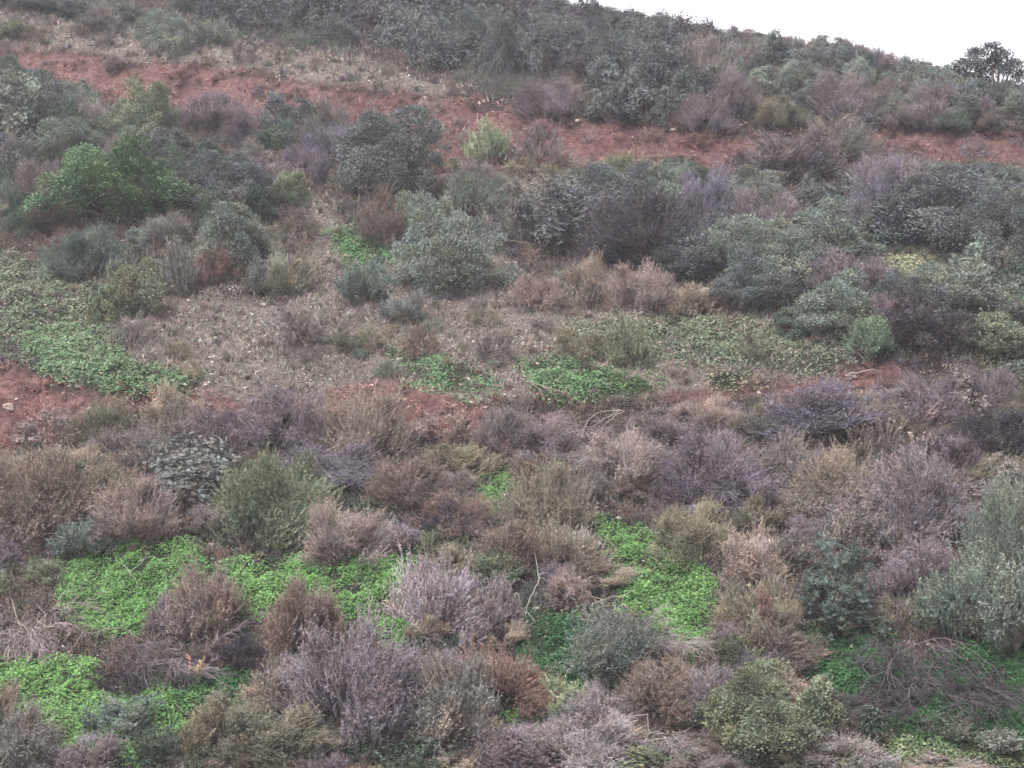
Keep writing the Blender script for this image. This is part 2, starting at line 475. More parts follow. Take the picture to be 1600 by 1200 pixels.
def foliage_mat(name, transl=.25, rough=.6, spec=.3, use_tint=True):
    m, N, L = new_mat(name)
    out = N.new('ShaderNodeOutputMaterial')
    oi = N.new('ShaderNodeObjectInfo')
    at = N.new('ShaderNodeAttribute'); at.attribute_name = 'tint'
    mul = N.new('ShaderNodeMix'); mul.data_type = 'RGBA'; mul.blend_type = 'MULTIPLY'; mul.inputs[0].default_value = 1
    L.new(oi.outputs['Color'], mul.inputs[6]); L.new(at.outputs['Color'], mul.inputs[7])
    no = N.new('ShaderNodeTexNoise'); no.inputs['Scale'].default_value = 1.7; no.inputs['Detail'].default_value = 2
    geo = N.new('ShaderNodeNewGeometry'); L.new(geo.outputs['Position'], no.inputs['Vector'])
    hs = N.new('ShaderNodeHueSaturation')
    mr = N.new('ShaderNodeMapRange'); mr.inputs[1].default_value = .3; mr.inputs[2].default_value = .7; mr.inputs[3].default_value = .78; mr.inputs[4].default_value = 1.22
    L.new(no.outputs['Fac'], mr.inputs[0]); L.new(mr.outputs[0], hs.inputs['Value']); L.new(mul.outputs[2], hs.inputs['Color'])
    pb = N.new('ShaderNodeBsdfPrincipled'); pb.inputs['Roughness'].default_value = rough; pb.inputs['Specular IOR Level'].default_value = spec
    L.new(hs.outputs[0], pb.inputs['Base Color'])
    if transl > 0:
        tr = N.new('ShaderNodeBsdfTranslucent'); L.new(hs.outputs[0], tr.inputs['Color'])
        mx = N.new('ShaderNodeMixShader'); mx.inputs[0].default_value = transl
        L.new(pb.outputs[0], mx.inputs[1]); L.new(tr.outputs[0], mx.inputs[2]); L.new(mx.outputs[0], out.inputs['Surface'])
    else:
        L.new(pb.outputs[0], out.inputs['Surface'])
    return m

M_TWIG = foliage_mat('dry_twig', .15, .75, .15)
M_LEAF = foliage_mat('green_leaf', .15, .6, .22)
M_BARK = foliage_mat('grey_bark', 0, .85, .1)
M_GRASS = foliage_mat('ground_leaf', .15, .55, .3)

def ground_mat():
    m, N, L = new_mat('hillside_soil')
    out = N.new('ShaderNodeOutputMaterial')
    at = N.new('ShaderNodeAttribute'); at.attribute_name = 'zone'
    sp = N.new('ShaderNodeSeparateColor'); L.new(at.outputs['Color'], sp.inputs[0])
    geo = N.new('ShaderNodeNewGeometry')
    def noise(sc, det, rough=.6):
        n = N.new('ShaderNodeTexNoise'); n.inputs['Scale'].default_value = sc; n.inputs['Detail'].default_value = det; n.inputs['Roughness'].default_value = rough
        L.new(geo.outputs['Position'], n.inputs['Vector']); return n.outputs['Fac']
    n1, n2, n3 = noise(1.1, 6, .7), noise(6, 5, .7), noise(28, 3, .7)
    def ramp(fac, stops):
        r = N.new('ShaderNodeValToRGB'); L.new(fac, r.inputs[0])
        el = r.color_ramp.elements
        while len(el) < len(stops): el.new(.5)
        for e, (p, c) in zip(el, stops): e.position = p; e.color = alb(c)
        return r.outputs[0]
    def mixn(fac, a, b):
        x = N.new('ShaderNodeMix'); x.data_type = 'RGBA'; L.new(fac, x.inputs[0]); L.new(a, x.inputs[6]); L.new(b, x.inputs[7]); return x.outputs[2]
    def math_(op, a, b):
        x = N.new('ShaderNodeMath'); x.operation = op; x.use_clamp = op in ('ADD',)
        for i, q in enumerate((a, b)):
            if isinstance(q, float): x.inputs[i].default_value = q
            else: L.new(q, x.inputs[i])
        return x.outputs[0]
    def edge(w, n):
        x = N.new('ShaderNodeMapRange'); x.inputs[1].default_value = .52; x.inputs[2].default_value = .74
        s = math_('ADD', math_('MULTIPLY', w, .52), math_('MULTIPLY', n, .62)); L.new(s, x.inputs[0]); return x.outputs[0]
    mixf = math_('ADD', math_('MULTIPLY', n2, .6), math_('MULTIPLY', n3, .4))
    dark = ramp(mixf, [(.32, (40, 34, 31)), (.5, (74, 62, 55)), (.7, (112, 98, 87))])  # litter brown, darkened to paint in contact shade under the shrubs
    tan = ramp(mixf, [(.36, (70, 60, 54)), (.46, (126, 112, 102)), (.57, (150, 138, 126)), (.70, (188, 178, 164))])
    red = ramp(mixf, [(.36, (58, 42, 40)), (.46, (116, 78, 73)), (.56, (146, 104, 98)), (.68, (186, 150, 140))])
    grn = ramp(mixf, [(.3, (34, 44, 28)), (.7, (70, 86, 54))])
    c = mixn(edge(sp.outputs[2], n1), dark, tan)
    c = mixn(edge(sp.outputs[0], n1), c, red)
    c = mixn(edge(sp.outputs[1], n1), c, grn)
    lo = noise(.45, 4, .65)
    hv = N.new('ShaderNodeHueSaturation'); L.new(c, hv.inputs['Color'])
    mv = N.new('ShaderNodeMapRange'); mv.inputs[1].default_value = .3; mv.inputs[2].default_value = .7; mv.inputs[3].default_value = .62; mv.inputs[4].default_value = 1.25
    L.new(lo, mv.inputs[0]); L.new(mv.outputs[0], hv.inputs['Value'])
    ms = N.new('ShaderNodeMapRange'); ms.inputs[1].default_value = .3; ms.inputs[2].default_value = .7; ms.inputs[3].default_value = 1.0; ms.inputs[4].default_value = .66
    L.new(n1, ms.inputs[0]); L.new(ms.outputs[0], hv.inputs['Saturation']); c = hv.outputs[0]
    pb = N.new('ShaderNodeBsdfPrincipled'); pb.inputs['Roughness'].default_value = .95; pb.inputs['Specular IOR Level'].default_value = .05
    L.new(c, pb.inputs['Base Color'])
    bp = N.new('ShaderNodeBump'); bp.inputs['Strength'].default_value = 1; bp.inputs['Distance'].default_value = .12
    L.new(mixf, bp.inputs['Height']); L.new(bp.outputs[0], pb.inputs['Normal'])
    L.new(pb.outputs[0], out.inputs['Surface'])
    return m

def stone_mat():
    m, N, L = new_mat('pale_stone')
    out = N.new('ShaderNodeOutputMaterial'); oi = N.new('ShaderNodeObjectInfo')
    no = N.new('ShaderNodeTexNoise'); no.inputs['Scale'].default_value = 9; no.inputs['Detail'].default_value = 5
    geo = N.new('ShaderNodeNewGeometry'); L.new(geo.outputs['Position'], no.inputs['Vector'])
    hs = N.new('ShaderNodeHueSaturation'); L.new(oi.outputs['Color'], hs.inputs['Color'])
    mr = N.new('ShaderNodeMapRange'); mr.inputs[3].default_value = .5; mr.inputs[4].default_value = 1.5; L.new(no.outputs['Fac'], mr.inputs[0]); L.new(mr.outputs[0], hs.inputs['Value'])
    pb = N.new('ShaderNodeBsdfPrincipled'); pb.inputs['Roughness'].default_value = .9; L.new(hs.outputs[0], pb.inputs['Base Color'])
    L.new(pb.outputs[0], out.inputs['Surface'])
    return m
M_STONE = stone_mat()

# ------------------------------------------------------------------ object helpers
def link(name, me, mat=None, parent=None, color=None):
    o = bpy.data.objects.new(name, me); COL.objects.link(o)
    if mat is not None and len(me.materials) == 0: me.materials.append(mat)
    if parent is not None: o.parent = parent
    if color is not None: o.color = color
    return o

def tag(o, label=None, cat=None, group=None, kind=None):
    if label: o['label'] = label
    if cat: o['category'] = cat
    if group: o['group'] = group
    if kind: o['kind'] = kind
    return o

# ------------------------------------------------------------------ terrain mesh
def build_terrain():
    xs = np.concatenate([-np.geomspace(400, 31, 26), np.arange(-30, 30.01, .16), np.geomspace(31, 400, 26)])
    ys = np.concatenate([np.linspace(-120, 18, 50), np.arange(19, 44, .13), np.arange(44, 92, .18), np.geomspace(92.5, 600, 40)])
    X, Y = np.meshgrid(xs, ys)
    Z = ground(X, Y)
    vis = (Y > 12) & (Y < 110) & (np.abs(X) < 45)
    px, py, dep = project(np.stack([X, Y, Z], -1))
    tone = fbm(X * .35, Y * .35, 21, 3)
    zone = np.zeros(X.shape + (3,), np.float32)
    jx = px + 26 * fbm(X * .7, Y * .7, 31, 4); jy = py + 22 * fbm(X * .7, Y * .7, 41, 4)
    for lst, ch in ((RED, 0), (TAN, 2)):
        for poly in lst:
            w = np.clip(.5 - sdist(jx, jy, poly) / 34, 0, 1)
            zone[..., ch] = np.maximum(zone[..., ch], np.where(vis, w, 0))
    for poly, key, dn in GRN:
        w = np.clip(.5 - sdist(jx, jy, poly) / 14, 0, 1) * min(1, dn * 1.0)
        zone[..., 1] = np.maximum(zone[..., 1], np.where(vis, w, 0))
    # small clods
    Z = Z + np.where(vis, .05 * fbm(X * 4, Y * 4, 51, 2) + zone[..., 0] * (.45 * (vnoise(X * 3.0, Y * 3.0, 61) - .5) + .3 * fbm(X * 1.1, Y * 1.1, 63, 2)), 0)
    V = np.stack([X, Y, Z], -1).reshape(-1, 3)
    ny, nx = X.shape
    i = (np.arange(ny - 1)[:, None] * nx + np.arange(nx - 1)[None]).ravel()
    F = np.stack([i, i + 1, i + nx + 1, i + nx], 1)
    me = raw_mesh('hillside', V, F.ravel(), np.full(len(F), 4))
    a = me.attributes.new('zone', 'FLOAT_COLOR', 'POINT')
    a.data.foreach_set('color', np.concatenate([zone.reshape(-1, 3), np.ones((len(V), 1))], 1).astype(np.float32).ravel())
    me.polygons.foreach_set('use_smooth', np.ones(len(F), bool))
    o = link('hillside', me, ground_mat())
    tag(o, kind='structure')
    return o

build_terrain()

# ------------------------------------------------------------------ make prototypes
def rs(i): return np.random.default_rng(1000 + i)
_i = 0
for S in (.8, 1.4, 2.2):
    for v in range(4 if S == 1.4 else 3):
        _i += 1; f, s = gen_fuzz(S, rs(_i)); reg('fuzz', S, f, s, (M_TWIG, M_BARK))
for v in range(3):
    _i += 1; f, s = gen_fuzz(.7, rs(_i), .75, .42); reg('wisp', .7, f, s, (M_TWIG, M_BARK))
for S in (.8, 1.6, 2.8):
    for v in range(3):
        _i += 1; f, s = gen_leaf(S, rs(_i), Lf=.05 if S > 1 else .04); reg('leaf', S, f, s, (M_LEAF, M_BARK))
for S in (1.4, 2.6):
    for v in range(3):
        _i += 1; f, s = gen_big(S, rs(_i)); reg('big', S, f, s, (M_LEAF, M_BARK))
for S in (1.2, 2.4):
    for v in range(2):
        _i += 1; f, s = gen_spray(S, rs(_i)); reg('spray', S, f, s, (M_LEAF, M_BARK))
for v in range(2):
    _i += 1; f, s = gen_spike(.9, rs(_i)); reg('spike', .9, f, s, (M_LEAF, M_BARK))
_i += 1; f, s = gen_spike(1.2, rs(_i), n=34, head=True); reg('seed', 1.2, f, s, (M_TWIG, M_BARK))
for S in (1.5, 2.4):
    for v in range(2):
        _i += 1; f, s = gen_dead(S, rs(_i), n=17 + 7 * (S > 2)); reg('dead', S, f, s, (M_BARK, M_BARK))
for k, lst in PROTO.items():
    for S, f, s, mats in lst:
        f.materials.append(mats[0]); s.materials.append(mats[1])

NAMES = dict(wisp=('wispy_shrub', 'shrub', 'wispy shrub'), fuzz=('twiggy_shrub', 'shrub', 'twiggy shrub'), leaf=('leafy_bush', 'bush', 'leafy bush'), big=('broadleaf_shrub', 'shrub', 'long-leaved shrub'),
             spray=('feathery_bush', 'bush', 'feathery bush'), spike=('spiky_tuft', 'plant', 'spiky tuft'), seed=('seedhead_plant', 'plant', 'seed-head plant'),
             dead=('dead_brush', 'dead shrub', 'bare dead brush'))

# ------------------------------------------------------------------ the shrubs seen in the photo: centre x, top y, base y, width, type, colour, short name of a landmark
H_ = [
 # upper slope
 (258, 18, 85, 78, 'leaf', 'ggreen', 'the pale bush atop the tan strip'), (335, 32, 75, 60, 'spray', 'ggreen', None), (155, 15, 58, 62, 'fuzz', 'gbrown', None), (118, 0, 32, 60, 'leaf', 'dgrey', None),
 (200, 5, 40, 70, 'leaf', 'ggreen', None), (15, 30, 62, 60, 'leaf', 'ogreen', None), (60, -15, 20, 80, 'leaf', 'dgrey', None), (20, -8, 14, 60, 'fuzz', 'mauve', None),
 (345, 0, 50, 80, 'big', 'dgrey', None), (410, -5, 62, 90, 'big', 'dgrey', None), (300, -10, 30, 70, 'leaf', 'dgrey', None),
 # left thicket
 (15, 105, 225, 110, 'big', 'ggreen', 'the long-leaved shrub at the left edge'), (75, 110, 200, 90, 'leaf', 'dgrey', None), (120, 120, 190, 70, 'leaf', 'ggreen', None),
 (215, 130, 232, 112, 'leaf', 'ogreen', 'the grey-olive dome under the red earth'), (325, 150, 212, 120, 'fuzz', 'mauve', 'the mauve shrub under the red earth'), (390, 170, 238, 95, 'fuzz', 'mauve', None), (450, 150, 222, 80, 'leaf', 'dgrey', None),
 (510, 155, 235, 90, 'fuzz', 'gbrown', None), (115, 190, 275, 140, 'leaf', 'ggreen', None), (25, 215, 295, 90, 'leaf', 'dgrey', None), (270, 195, 262, 80, 'leaf', 'dgrey', None),
 (190, 228, 360, 225, 'leaf', 'vgreen', 'the vivid green bush'), (350, 240, 335, 140, 'leaf', 'dgrey', None), (455, 262, 322, 62, 'leaf', 'ogreen', 'the round olive bush beside the bare patch'),
 (262, 330, 392, 82, 'fuzz', 'gbrown', None), (365, 318, 432, 145, 'leaf', 'ggreen', 'the dark dome right of the rusty shrub'), (138, 358, 445, 132, 'fuzz', 'bgreen', 'the blue-green shrub below the vivid bush'),
 (215, 355, 395, 42, 'leaf', 'bgreen', None), (14, 282, 335, 42, 'spike', 'bgreen', None), (72, 285, 372, 62, 'fuzz', 'brown', None), (2, 315, 355, 40, 'fuzz', 'olive', None), (35, 330, 380, 60, 'leaf', 'dgreen', None),
 (287, 372, 470, 60, 'spike', 'silver', 'the tall silver tuft'), (336, 372, 445, 62, 'fuzz', 'rust', 'the rusty shrub beside the silver tuft'), (202, 410, 498, 95, 'leaf', 'ogreen', None), (402, 405, 465, 34, 'spike', 'silver', None), (450, 380, 465, 85, 'fuzz', 'olive', None),
 (205, 488, 542, 52, 'wisp', 'gbrown', None), (478, 472, 562, 120, 'wisp', 'gbrown', 'the wispy shrub on the stony slope'), (282, 530, 565, 42, 'wisp', 'olive', None), (300, 555, 592, 30, 'wisp', 'tan', None), (545, 510, 556, 60, 'wisp', 'olive', None), (175, 450, 510, 60, 'leaf', 'ogreen', None),
 # middle
 (605, 172, 308, 150, 'leaf', 'dgrey', 'the large dark dome below the red bank'), (545, 185, 268, 120, 'fuzz', 'purple', None), (500, 232, 295, 44, 'spike', 'purple', None), (545, 265, 308, 44, 'spike', 'silver', None), (603, 268, 308, 52, 'spike', 'silver', 'the silver tuft at the dark dome'), (465, 225, 275, 60, 'fuzz', 'purple', None),
 (766, 180, 260, 56, 'spray', 'lgreen', 'the pale green sapling'), (840, 192, 262, 86, 'wisp', 'gbrown', None), (705, 305, 468, 150, 'leaf', 'ggreen', 'the tall grey-green bush in the centre'), (660, 300, 380, 100, 'leaf', 'ogreen', None), (598, 308, 388, 76, 'fuzz', 'brown', None),
 (745, 275, 340, 95, 'spray', 'ggreen', None), (800, 310, 390, 86, 'wisp', 'gbrown', None), (890, 275, 405, 165, 'big', 'dgrey', 'the long-leaved dark shrub right of centre'), (1000, 310, 436, 195, 'fuzz', 'dmauve', 'the broad dark mauve shrub'), (1052, 240, 285, 62, 'leaf', 'dgreen', None),
 (960, 245, 295, 90, 'spray', 'ogreen', None), (870, 255, 285, 60, 'wisp', 'olive', None), (930, 250, 285, 55, 'wisp', 'gbrown', None), (856, 122, 185, 90, 'fuzz', 'mauve', 'the mauve dome above the red bank'), (950, 115, 190, 75, 'big', 'dgrey', None), (1005, 118, 198, 80, 'big', 'dgrey', None),
 (570, 410, 480, 80, 'spray', 'bgreen', 'the small blue-green bush'), (628, 452, 510, 72, 'spray', 'silver', None), (580, 505, 555, 60, 'wisp', 'olive', None), (655, 505, 560, 60, 'wisp', 'brown', None), (835, 425, 492, 78, 'fuzz', 'pinktan', None), (915, 405, 490, 100, 'fuzz', 'tan', 'the tan dome left of the pinkish one'),
 (1010, 418, 498, 118, 'fuzz', 'pinktan', 'the pinkish tan dome'), (872, 425, 480, 50, 'leaf', 'bgreen', None), (762, 480, 515, 52, 'wisp', 'olive', None), (905, 512, 566, 84, 'wisp', 'olive', None), (985, 500, 580, 72, 'spray', 'ogreen', None), (1080, 440, 500, 90, 'fuzz', 'tan', None), (770, 520, 570, 60, 'wisp', 'gbrown', None),
 # right upper
 (1235, 98, 155, 54, 'leaf', 'ggreen', None), (1270, 100, 138, 50, 'leaf', 'ggreen', None), (1310, 118, 192, 105, 'fuzz', 'mauve', 'the mauve dome on the upper right slope'), (1220, 155, 202, 84, 'fuzz', 'olive', None), (1135, 110, 180, 95, 'fuzz', 'mauve', None), (1100, 150, 208, 95, 'fuzz', 'mauve', None),
 (1230, 215, 285, 190, 'fuzz', 'mauve', 'the wide mauve shrub under the right red bank'), (1310, 188, 260, 120, 'fuzz', 'gbrown', None), (1395, 160, 200, 60, 'fuzz', 'gbrown', None), (1490, 165, 205, 80, 'fuzz', 'ggreen', None), (1560, 170, 210, 70, 'fuzz', 'gbrown', None), (1440, 150, 200, 70, 'fuzz', 'mauve', None),
 (1372, 256, 385, 110, 'fuzz', 'purple', 'the deep purple shrub on the right'), (1470, 272, 405, 200, 'leaf', 'dgrey', None), (1565, 300, 440, 130, 'leaf', 'dgrey', None), (1190, 265, 330, 120, 'leaf', 'ggreen', None), (1280, 310, 415, 170, 'leaf', 'ggreen', 'the broad grey-green dome right of centre'), (1110, 270, 380, 130, 'fuzz', 'purple', None),
 (1190, 340, 460, 140, 'leaf', 'ggreen', None), (1090, 350, 450, 160, 'leaf', 'dgrey', None), (1175, 390, 490, 150, 'leaf', 'dgrey', None), (1310, 420, 528, 150, 'leaf', 'ggreen', None), (1445, 455, 552, 115, 'leaf', 'dmauve', 'the dark mauve bush at the green edge'), (1358, 496, 566, 72, 'spray', 'sgreen', 'the small fresh green bush'),
 (1500, 410, 515, 210, 'leaf', 'ggreen', None), (1560, 480, 568, 120, 'leaf', 'ogreen', None), (1155, 455, 495, 64, 'spike', 'silver', None), (1178, 515, 565, 62, 'wisp', 'olive', None), (1380, 310, 388, 100, 'leaf', 'ggreen', None), (1590, 400, 460, 60, 'leaf', 'dgreen', None), (1510, 385, 450, 70, 'big', 'ggreen', None),
 (1240, 480, 530, 60, 'leaf', 'dgreen', None), (1060, 255, 310, 70, 'spray', 'ggreen', None),
 # mauve band
 (75, 640, 700, 120, 'wisp', 'pinktan', 'the pinkish shrub on the lower red earth'), (165, 630, 710, 120, 'fuzz', 'olive', None), (272, 610, 685, 100, 'fuzz', 'tan', None), (235, 655, 745, 160, 'fuzz', 'gbrown', None), (335, 640, 725, 130, 'fuzz', 'mauve', None), (440, 615, 720, 160, 'fuzz', 'mauve', 'the mauve thicket left of the tan dome'),
 (565, 605, 722, 140, 'fuzz', 'tan', 'the tan dome below the stony slope'), (518, 690, 775, 150, 'fuzz', 'purple', 'the lilac shrub'), (290, 700, 800, 140, 'big', 'silver', 'the pale long-leaved shrub'), (415, 718, 872, 190, 'fuzz', 'ogreen', 'the large olive-green shrub'), (60, 712, 862, 180, 'fuzz', 'brown', 'the large brown shrub at left'),
 (135, 715, 800, 110, 'fuzz', 'olive', None), (205, 752, 862, 130, 'fuzz', 'pinktan', 'the pinkish shrub above the clover'), (15, 740, 850, 90, 'fuzz', 'brown', None), (125, 815, 885, 95, 'spray', 'bgreen', 'the dark blue-green plant'), (540, 785, 892, 125, 'fuzz', 'pinktan', 'the pinkish dome over the clover'),
 (622, 810, 868, 105, 'fuzz', 'lpink', None), (645, 720, 812, 140, 'fuzz', 'brown', None), (696, 690, 755, 110, 'fuzz', 'olive', None), (712, 775, 862, 140, 'fuzz', 'brown', None), (690, 790, 860, 95, 'fuzz', 'dmauve', None), (695, 862, 1008, 125, 'fuzz', 'lpink', 'the pale pink shrub'), (765, 890, 1000, 85, 'fuzz', 'mauve', None),
 (800, 810, 905, 110, 'fuzz', 'brown', None), (845, 728, 855, 140, 'fuzz', 'olive', 'the olive dome in the centre'), (890, 800, 912, 115, 'fuzz', 'tan', None), (895, 890, 955, 80, 'fuzz', 'pinktan', None), (962, 880, 925, 90, 'fuzz', 'tan', None), (1088, 785, 886, 140, 'fuzz', 'olive', 'the olive shrub over the clover strip'),
 (985, 680, 775, 140, 'fuzz', 'pinktan', None), (1040, 700, 760, 100, 'fuzz', 'brown', None), (1118, 685, 805, 170, 'fuzz', 'purple', 'the purple twiggy dome'), (1180, 815, 925, 120, 'fuzz', 'pinktan', None), (1182, 890, 1010, 110, 'fuzz', 'olive', None), (1225, 690, 780, 100, 'fuzz', 'gbrown', None),
 (1285, 705, 815, 140, 'fuzz', 'tan', 'the tan dome at lower right'), (1410, 715, 870, 180, 'fuzz', 'mauve', 'the broad mauve shrub at lower right'), (1535, 720, 840, 130, 'big', 'gbrown', None), (1305, 862, 1000, 118, 'big', 'ddgreen', 'the dark hanging-leaved shrub'), (1345, 795, 890, 115, 'spray', 'gbrown', None),
 (1430, 840, 950, 180, 'fuzz', 'mauve', None), (1575, 765, 960, 130, 'spray', 'pgreen', 'the tall feathery bush at the right edge'), (1520, 860, 1010, 150, 'spray', 'pgreen', None), (1590, 880, 1040, 130, 'spray', 'ggreen', None), (1470, 910, 1000, 90, 'spray', 'ggreen', None), (1215, 920, 1000, 70, 'fuzz', 'rust', None), (1205, 960, 1050, 130, 'fuzz', 'brown', None), (1385, 640, 720, 100, 'seed', 'cream', 'the cream seed heads'), (1345, 655, 725, 70, 'seed', 'cream', None), (1430, 665, 735, 70, 'seed', 'cream', None), (1265, 600, 700, 210, 'fuzz', 'purple', 'the purple shrub under the red patch'),
 (1110, 620, 690, 130, 'fuzz', 'pinktan', None), (1465, 580, 665, 100, 'big', 'gbrown', None), (1540, 570, 655, 110, 'fuzz', 'mauve', None), (1560, 640, 730, 170, 'fuzz', 'dmauve', None), (930, 640, 725, 190, 'dead', 'bone', 'the pale arching dead branches'), (800, 640, 720, 110, 'fuzz', 'gbrown', None), (870, 650, 730, 140, 'fuzz', 'mauve', None), (1040, 640, 710, 140, 'fuzz', 'mauve', None), (1440, 590, 680, 150, 'fuzz', 'mauve', None), (690, 640, 700, 90, 'wisp', 'pinktan', None),
 (1130, 735, 815, 150, 'dead', 'purple', None), (1590, 545, 625, 100, 'big', 'ggreen', None),
 # foreground
 (40, 885, 1020, 150, 'dead', 'bone', 'the grey dead dome at left'), (195, 965, 1080, 130, 'dead', 'dmauve', 'the dark tangle of dead twigs'), (325, 865, 1000, 115, 'fuzz', 'pinktan', 'the pinkish shrub between clover patches'), (300, 950, 1060, 170, 'dead', 'mauve', None), (260, 935, 1000, 80, 'fuzz', 'mauve', None), (380, 990, 1060, 90, 'fuzz', 'dmauve', None),
 (478, 902, 1035, 118, 'fuzz', 'brown', 'the brown dome in the clover'), (435, 940, 985, 60, 'dead', 'bone', None), (460, 1020, 1135, 130, 'fuzz', 'tan', 'the tan shrub below the brown dome'), (575, 985, 1190, 230, 'fuzz', 'mauve', 'the big mauve shrub at the bottom'), (700, 1020, 1180, 190, 'fuzz', 'gbrown', None), (795, 1002, 1122, 130, 'fuzz', 'rust', 'the rust-orange dome'),
 (440, 1110, 1215, 190, 'fuzz', 'olive', None), (355, 1080, 1190, 130, 'fuzz', 'olive', None), (140, 1135, 1225, 130, 'fuzz', 'mauve', None), (185, 1085, 1160, 110, 'spray', 'bgreen', 'the blue-green plant in the lower clover'), (5, 1065, 1130, 60, 'fuzz', 'tan', None), (35, 1110, 1215, 120, 'fuzz', 'gbrown', None), (270, 1130, 1215, 120, 'spray', 'dgreen', None),
 (885, 1052, 1125, 66, 'spray', 'lgreen', 'the light green plant'), (930, 1060, 1145, 100, 'fuzz', 'lpink', None), (1035, 1025, 1135, 135, 'fuzz', 'brown', 'the brown dome over dead twigs'), (1115, 1040, 1135, 110, 'fuzz', 'mauve', None), (1050, 1110, 1170, 130, 'dead', 'bone', None), (1195, 1045, 1205, 190, 'leaf', 'ogreen', 'the large olive-green bush at lower right'), (1272, 1062, 1170, 90, 'leaf', 'ogreen', None),
 (950, 950, 1075, 170, 'spray', 'ggreen', 'the grey-green tangle below the clover'), (985, 930, 1030, 190, 'dead', 'bone', None), (905, 1120, 1225, 180, 'fuzz', 'lpink', None), (790, 1130, 1225, 150, 'fuzz', 'mauve', None), (1010, 1150, 1215, 140, 'spray', 'ogreen', None), (1440, 965, 1120, 240, 'dead', 'dmauve', 'the fallen dead brush at right'), (1495, 985, 1100, 170, 'dead', 'dmauve', None), (1395, 985, 1075, 120, 'dead', 'dmauve', None),
 (1475, 1118, 1172, 110, 'spike', 'dgreen', None), (1430, 865, 965, 150, 'dead', 'mauve', None), (1560, 1140, 1190, 90, 'spike', 'ggreen', None), (1150, 980, 1060, 70, 'spray', 'ogreen', None), (1320, 1160, 1230, 150, 'fuzz', 'gbrown', None), (1480, 1180, 1235, 150, 'fuzz', 'pinktan', None), (640, 1150, 1230, 150, 'spray', 'dgreen', None), (1100, 1170, 1230, 120, 'fuzz', 'gbrown', None), (240, 1190, 1240, 120, 'fuzz', 'olive', None),
]

FILL = [  # polygon of bases, spacing, width range, aspect, [(type, colour)], where
 ([(280, 40), (560, 80), (700, 135), (860, 125), (1000, 190), (1130, 175), (1110, 70), (1000, 35), (870, 12), (600, -30), (280, -30)], 33, (56, 90), (.8, 1.1), [('big', 'dgrey')] * 5 + [('leaf', 'dgrey')] * 2 + [('big', 'dmauve'), ('fuzz', 'gbrown')], 'in the thicket above the red bank'),
 ([(1060, 55), (1230, 72), (1400, 100), (1600, 150), (1660, 170), (1660, 205), (1400, 198), (1200, 195), (1110, 130)], 29, (40, 70), (.65, .9), [('leaf', 'ggreen'), ('leaf', 'ggreen'), ('leaf', 'dgrey'), ('fuzz', 'gbrown'), ('big', 'dgrey'), ('fuzz', 'mauve')], 'on the upper right hilltop'),
 ([(-20, 160), (60, 150), (150, 195), (300, 215), (470, 225), (560, 235), (460, 320), (400, 420), (300, 340), (0, 370)], 46, (60, 110), (.65, .9), [('leaf', 'dgrey'), ('leaf', 'ggreen'), ('fuzz', 'gbrown'), ('fuzz', 'mauve'), ('leaf', 'dgreen')], 'in the left thicket below the red bank'),
 ([(860, 310), (1000, 290), (1300, 280), (1640, 275), (1640, 520), (1300, 520), (1130, 470), (900, 400)], 48, (70, 130), (.65, .9), [('leaf', 'ggreen'), ('leaf', 'dgrey'), ('leaf', 'ggreen'), ('fuzz', 'mauve'), ('big', 'dgrey')], 'in the right thicket below the red bank'),
 ([(-20, 690), (150, 670), (450, 660), (650, 690), (780, 680), (1000, 650), (1250, 640), (1640, 620), (1640, 810), (1250, 840), (1000, 790), (700, 790), (500, 770), (0, 790)], 47, (70, 135), (.55, .8), [('fuzz', 'mauve'), ('fuzz', 'gbrown'), ('fuzz', 'olive'), ('fuzz', 'tan'), ('fuzz', 'brown'), ('fuzz', 'tan')], 'in the lower mauve thicket'),
 ([(-20, 830), (1640, 830), (1640, 1250), (-20, 1250)], 58, (65, 125), (.6, .85), [('fuzz', 'brown'), ('fuzz', 'tan'), ('fuzz', 'gbrown'), ('fuzz', 'mauve'), ('fuzz', 'olive'), ('spray', 'ogreen')], 'on the foreground slope'),
 ([(440, 480), (860, 490), (1300, 530), (1300, 600), (600, 600), (450, 575)], 62, (22, 50), (.5, .9), [('wisp', 'olive'), ('wisp', 'gbrown'), ('wisp', 'tan'), ('wisp', 'ggreen')], 'on the stony middle slope'),
 ([(-10, 30), (280, 70), (650, 120), (600, 135), (60, 72)], 55, (22, 48), (.5, .8), [('wisp', 'olive'), ('wisp', 'gbrown'), ('wisp', 'ggreen'), ('wisp', 'tan')], 'on the tan strip above the red bank'),
 ([(640, 268), (860, 268), (1110, 280), (1000, 310), (780, 340), (690, 310)], 48, (42, 80), (.6, .8), [('wisp', 'ogreen'), ('wisp', 'olive'), ('fuzz', 'gbrown'), ('wisp', 'tan')], 'on the pale ground under the red bank'),
 ([(60, 95), (330, 125), (640, 175), (860, 210), (1200, 230), (1620, 225), (1620, 255), (1100, 262), (700, 248), (400, 180), (80, 112)], 46, (22, 52), (.42, .7), [('wisp', 'redtan'), ('wisp', 'pinktan'), ('wisp', 'redtan'), ('wisp', 'mauve'), ('fuzz', 'pinktan')], 'on the upper red bank'),
]

def base_adj(cx, yt, yb, w):
    f = np.interp(yb, [100, 1100], [.06, .20])
    return yb - f * w

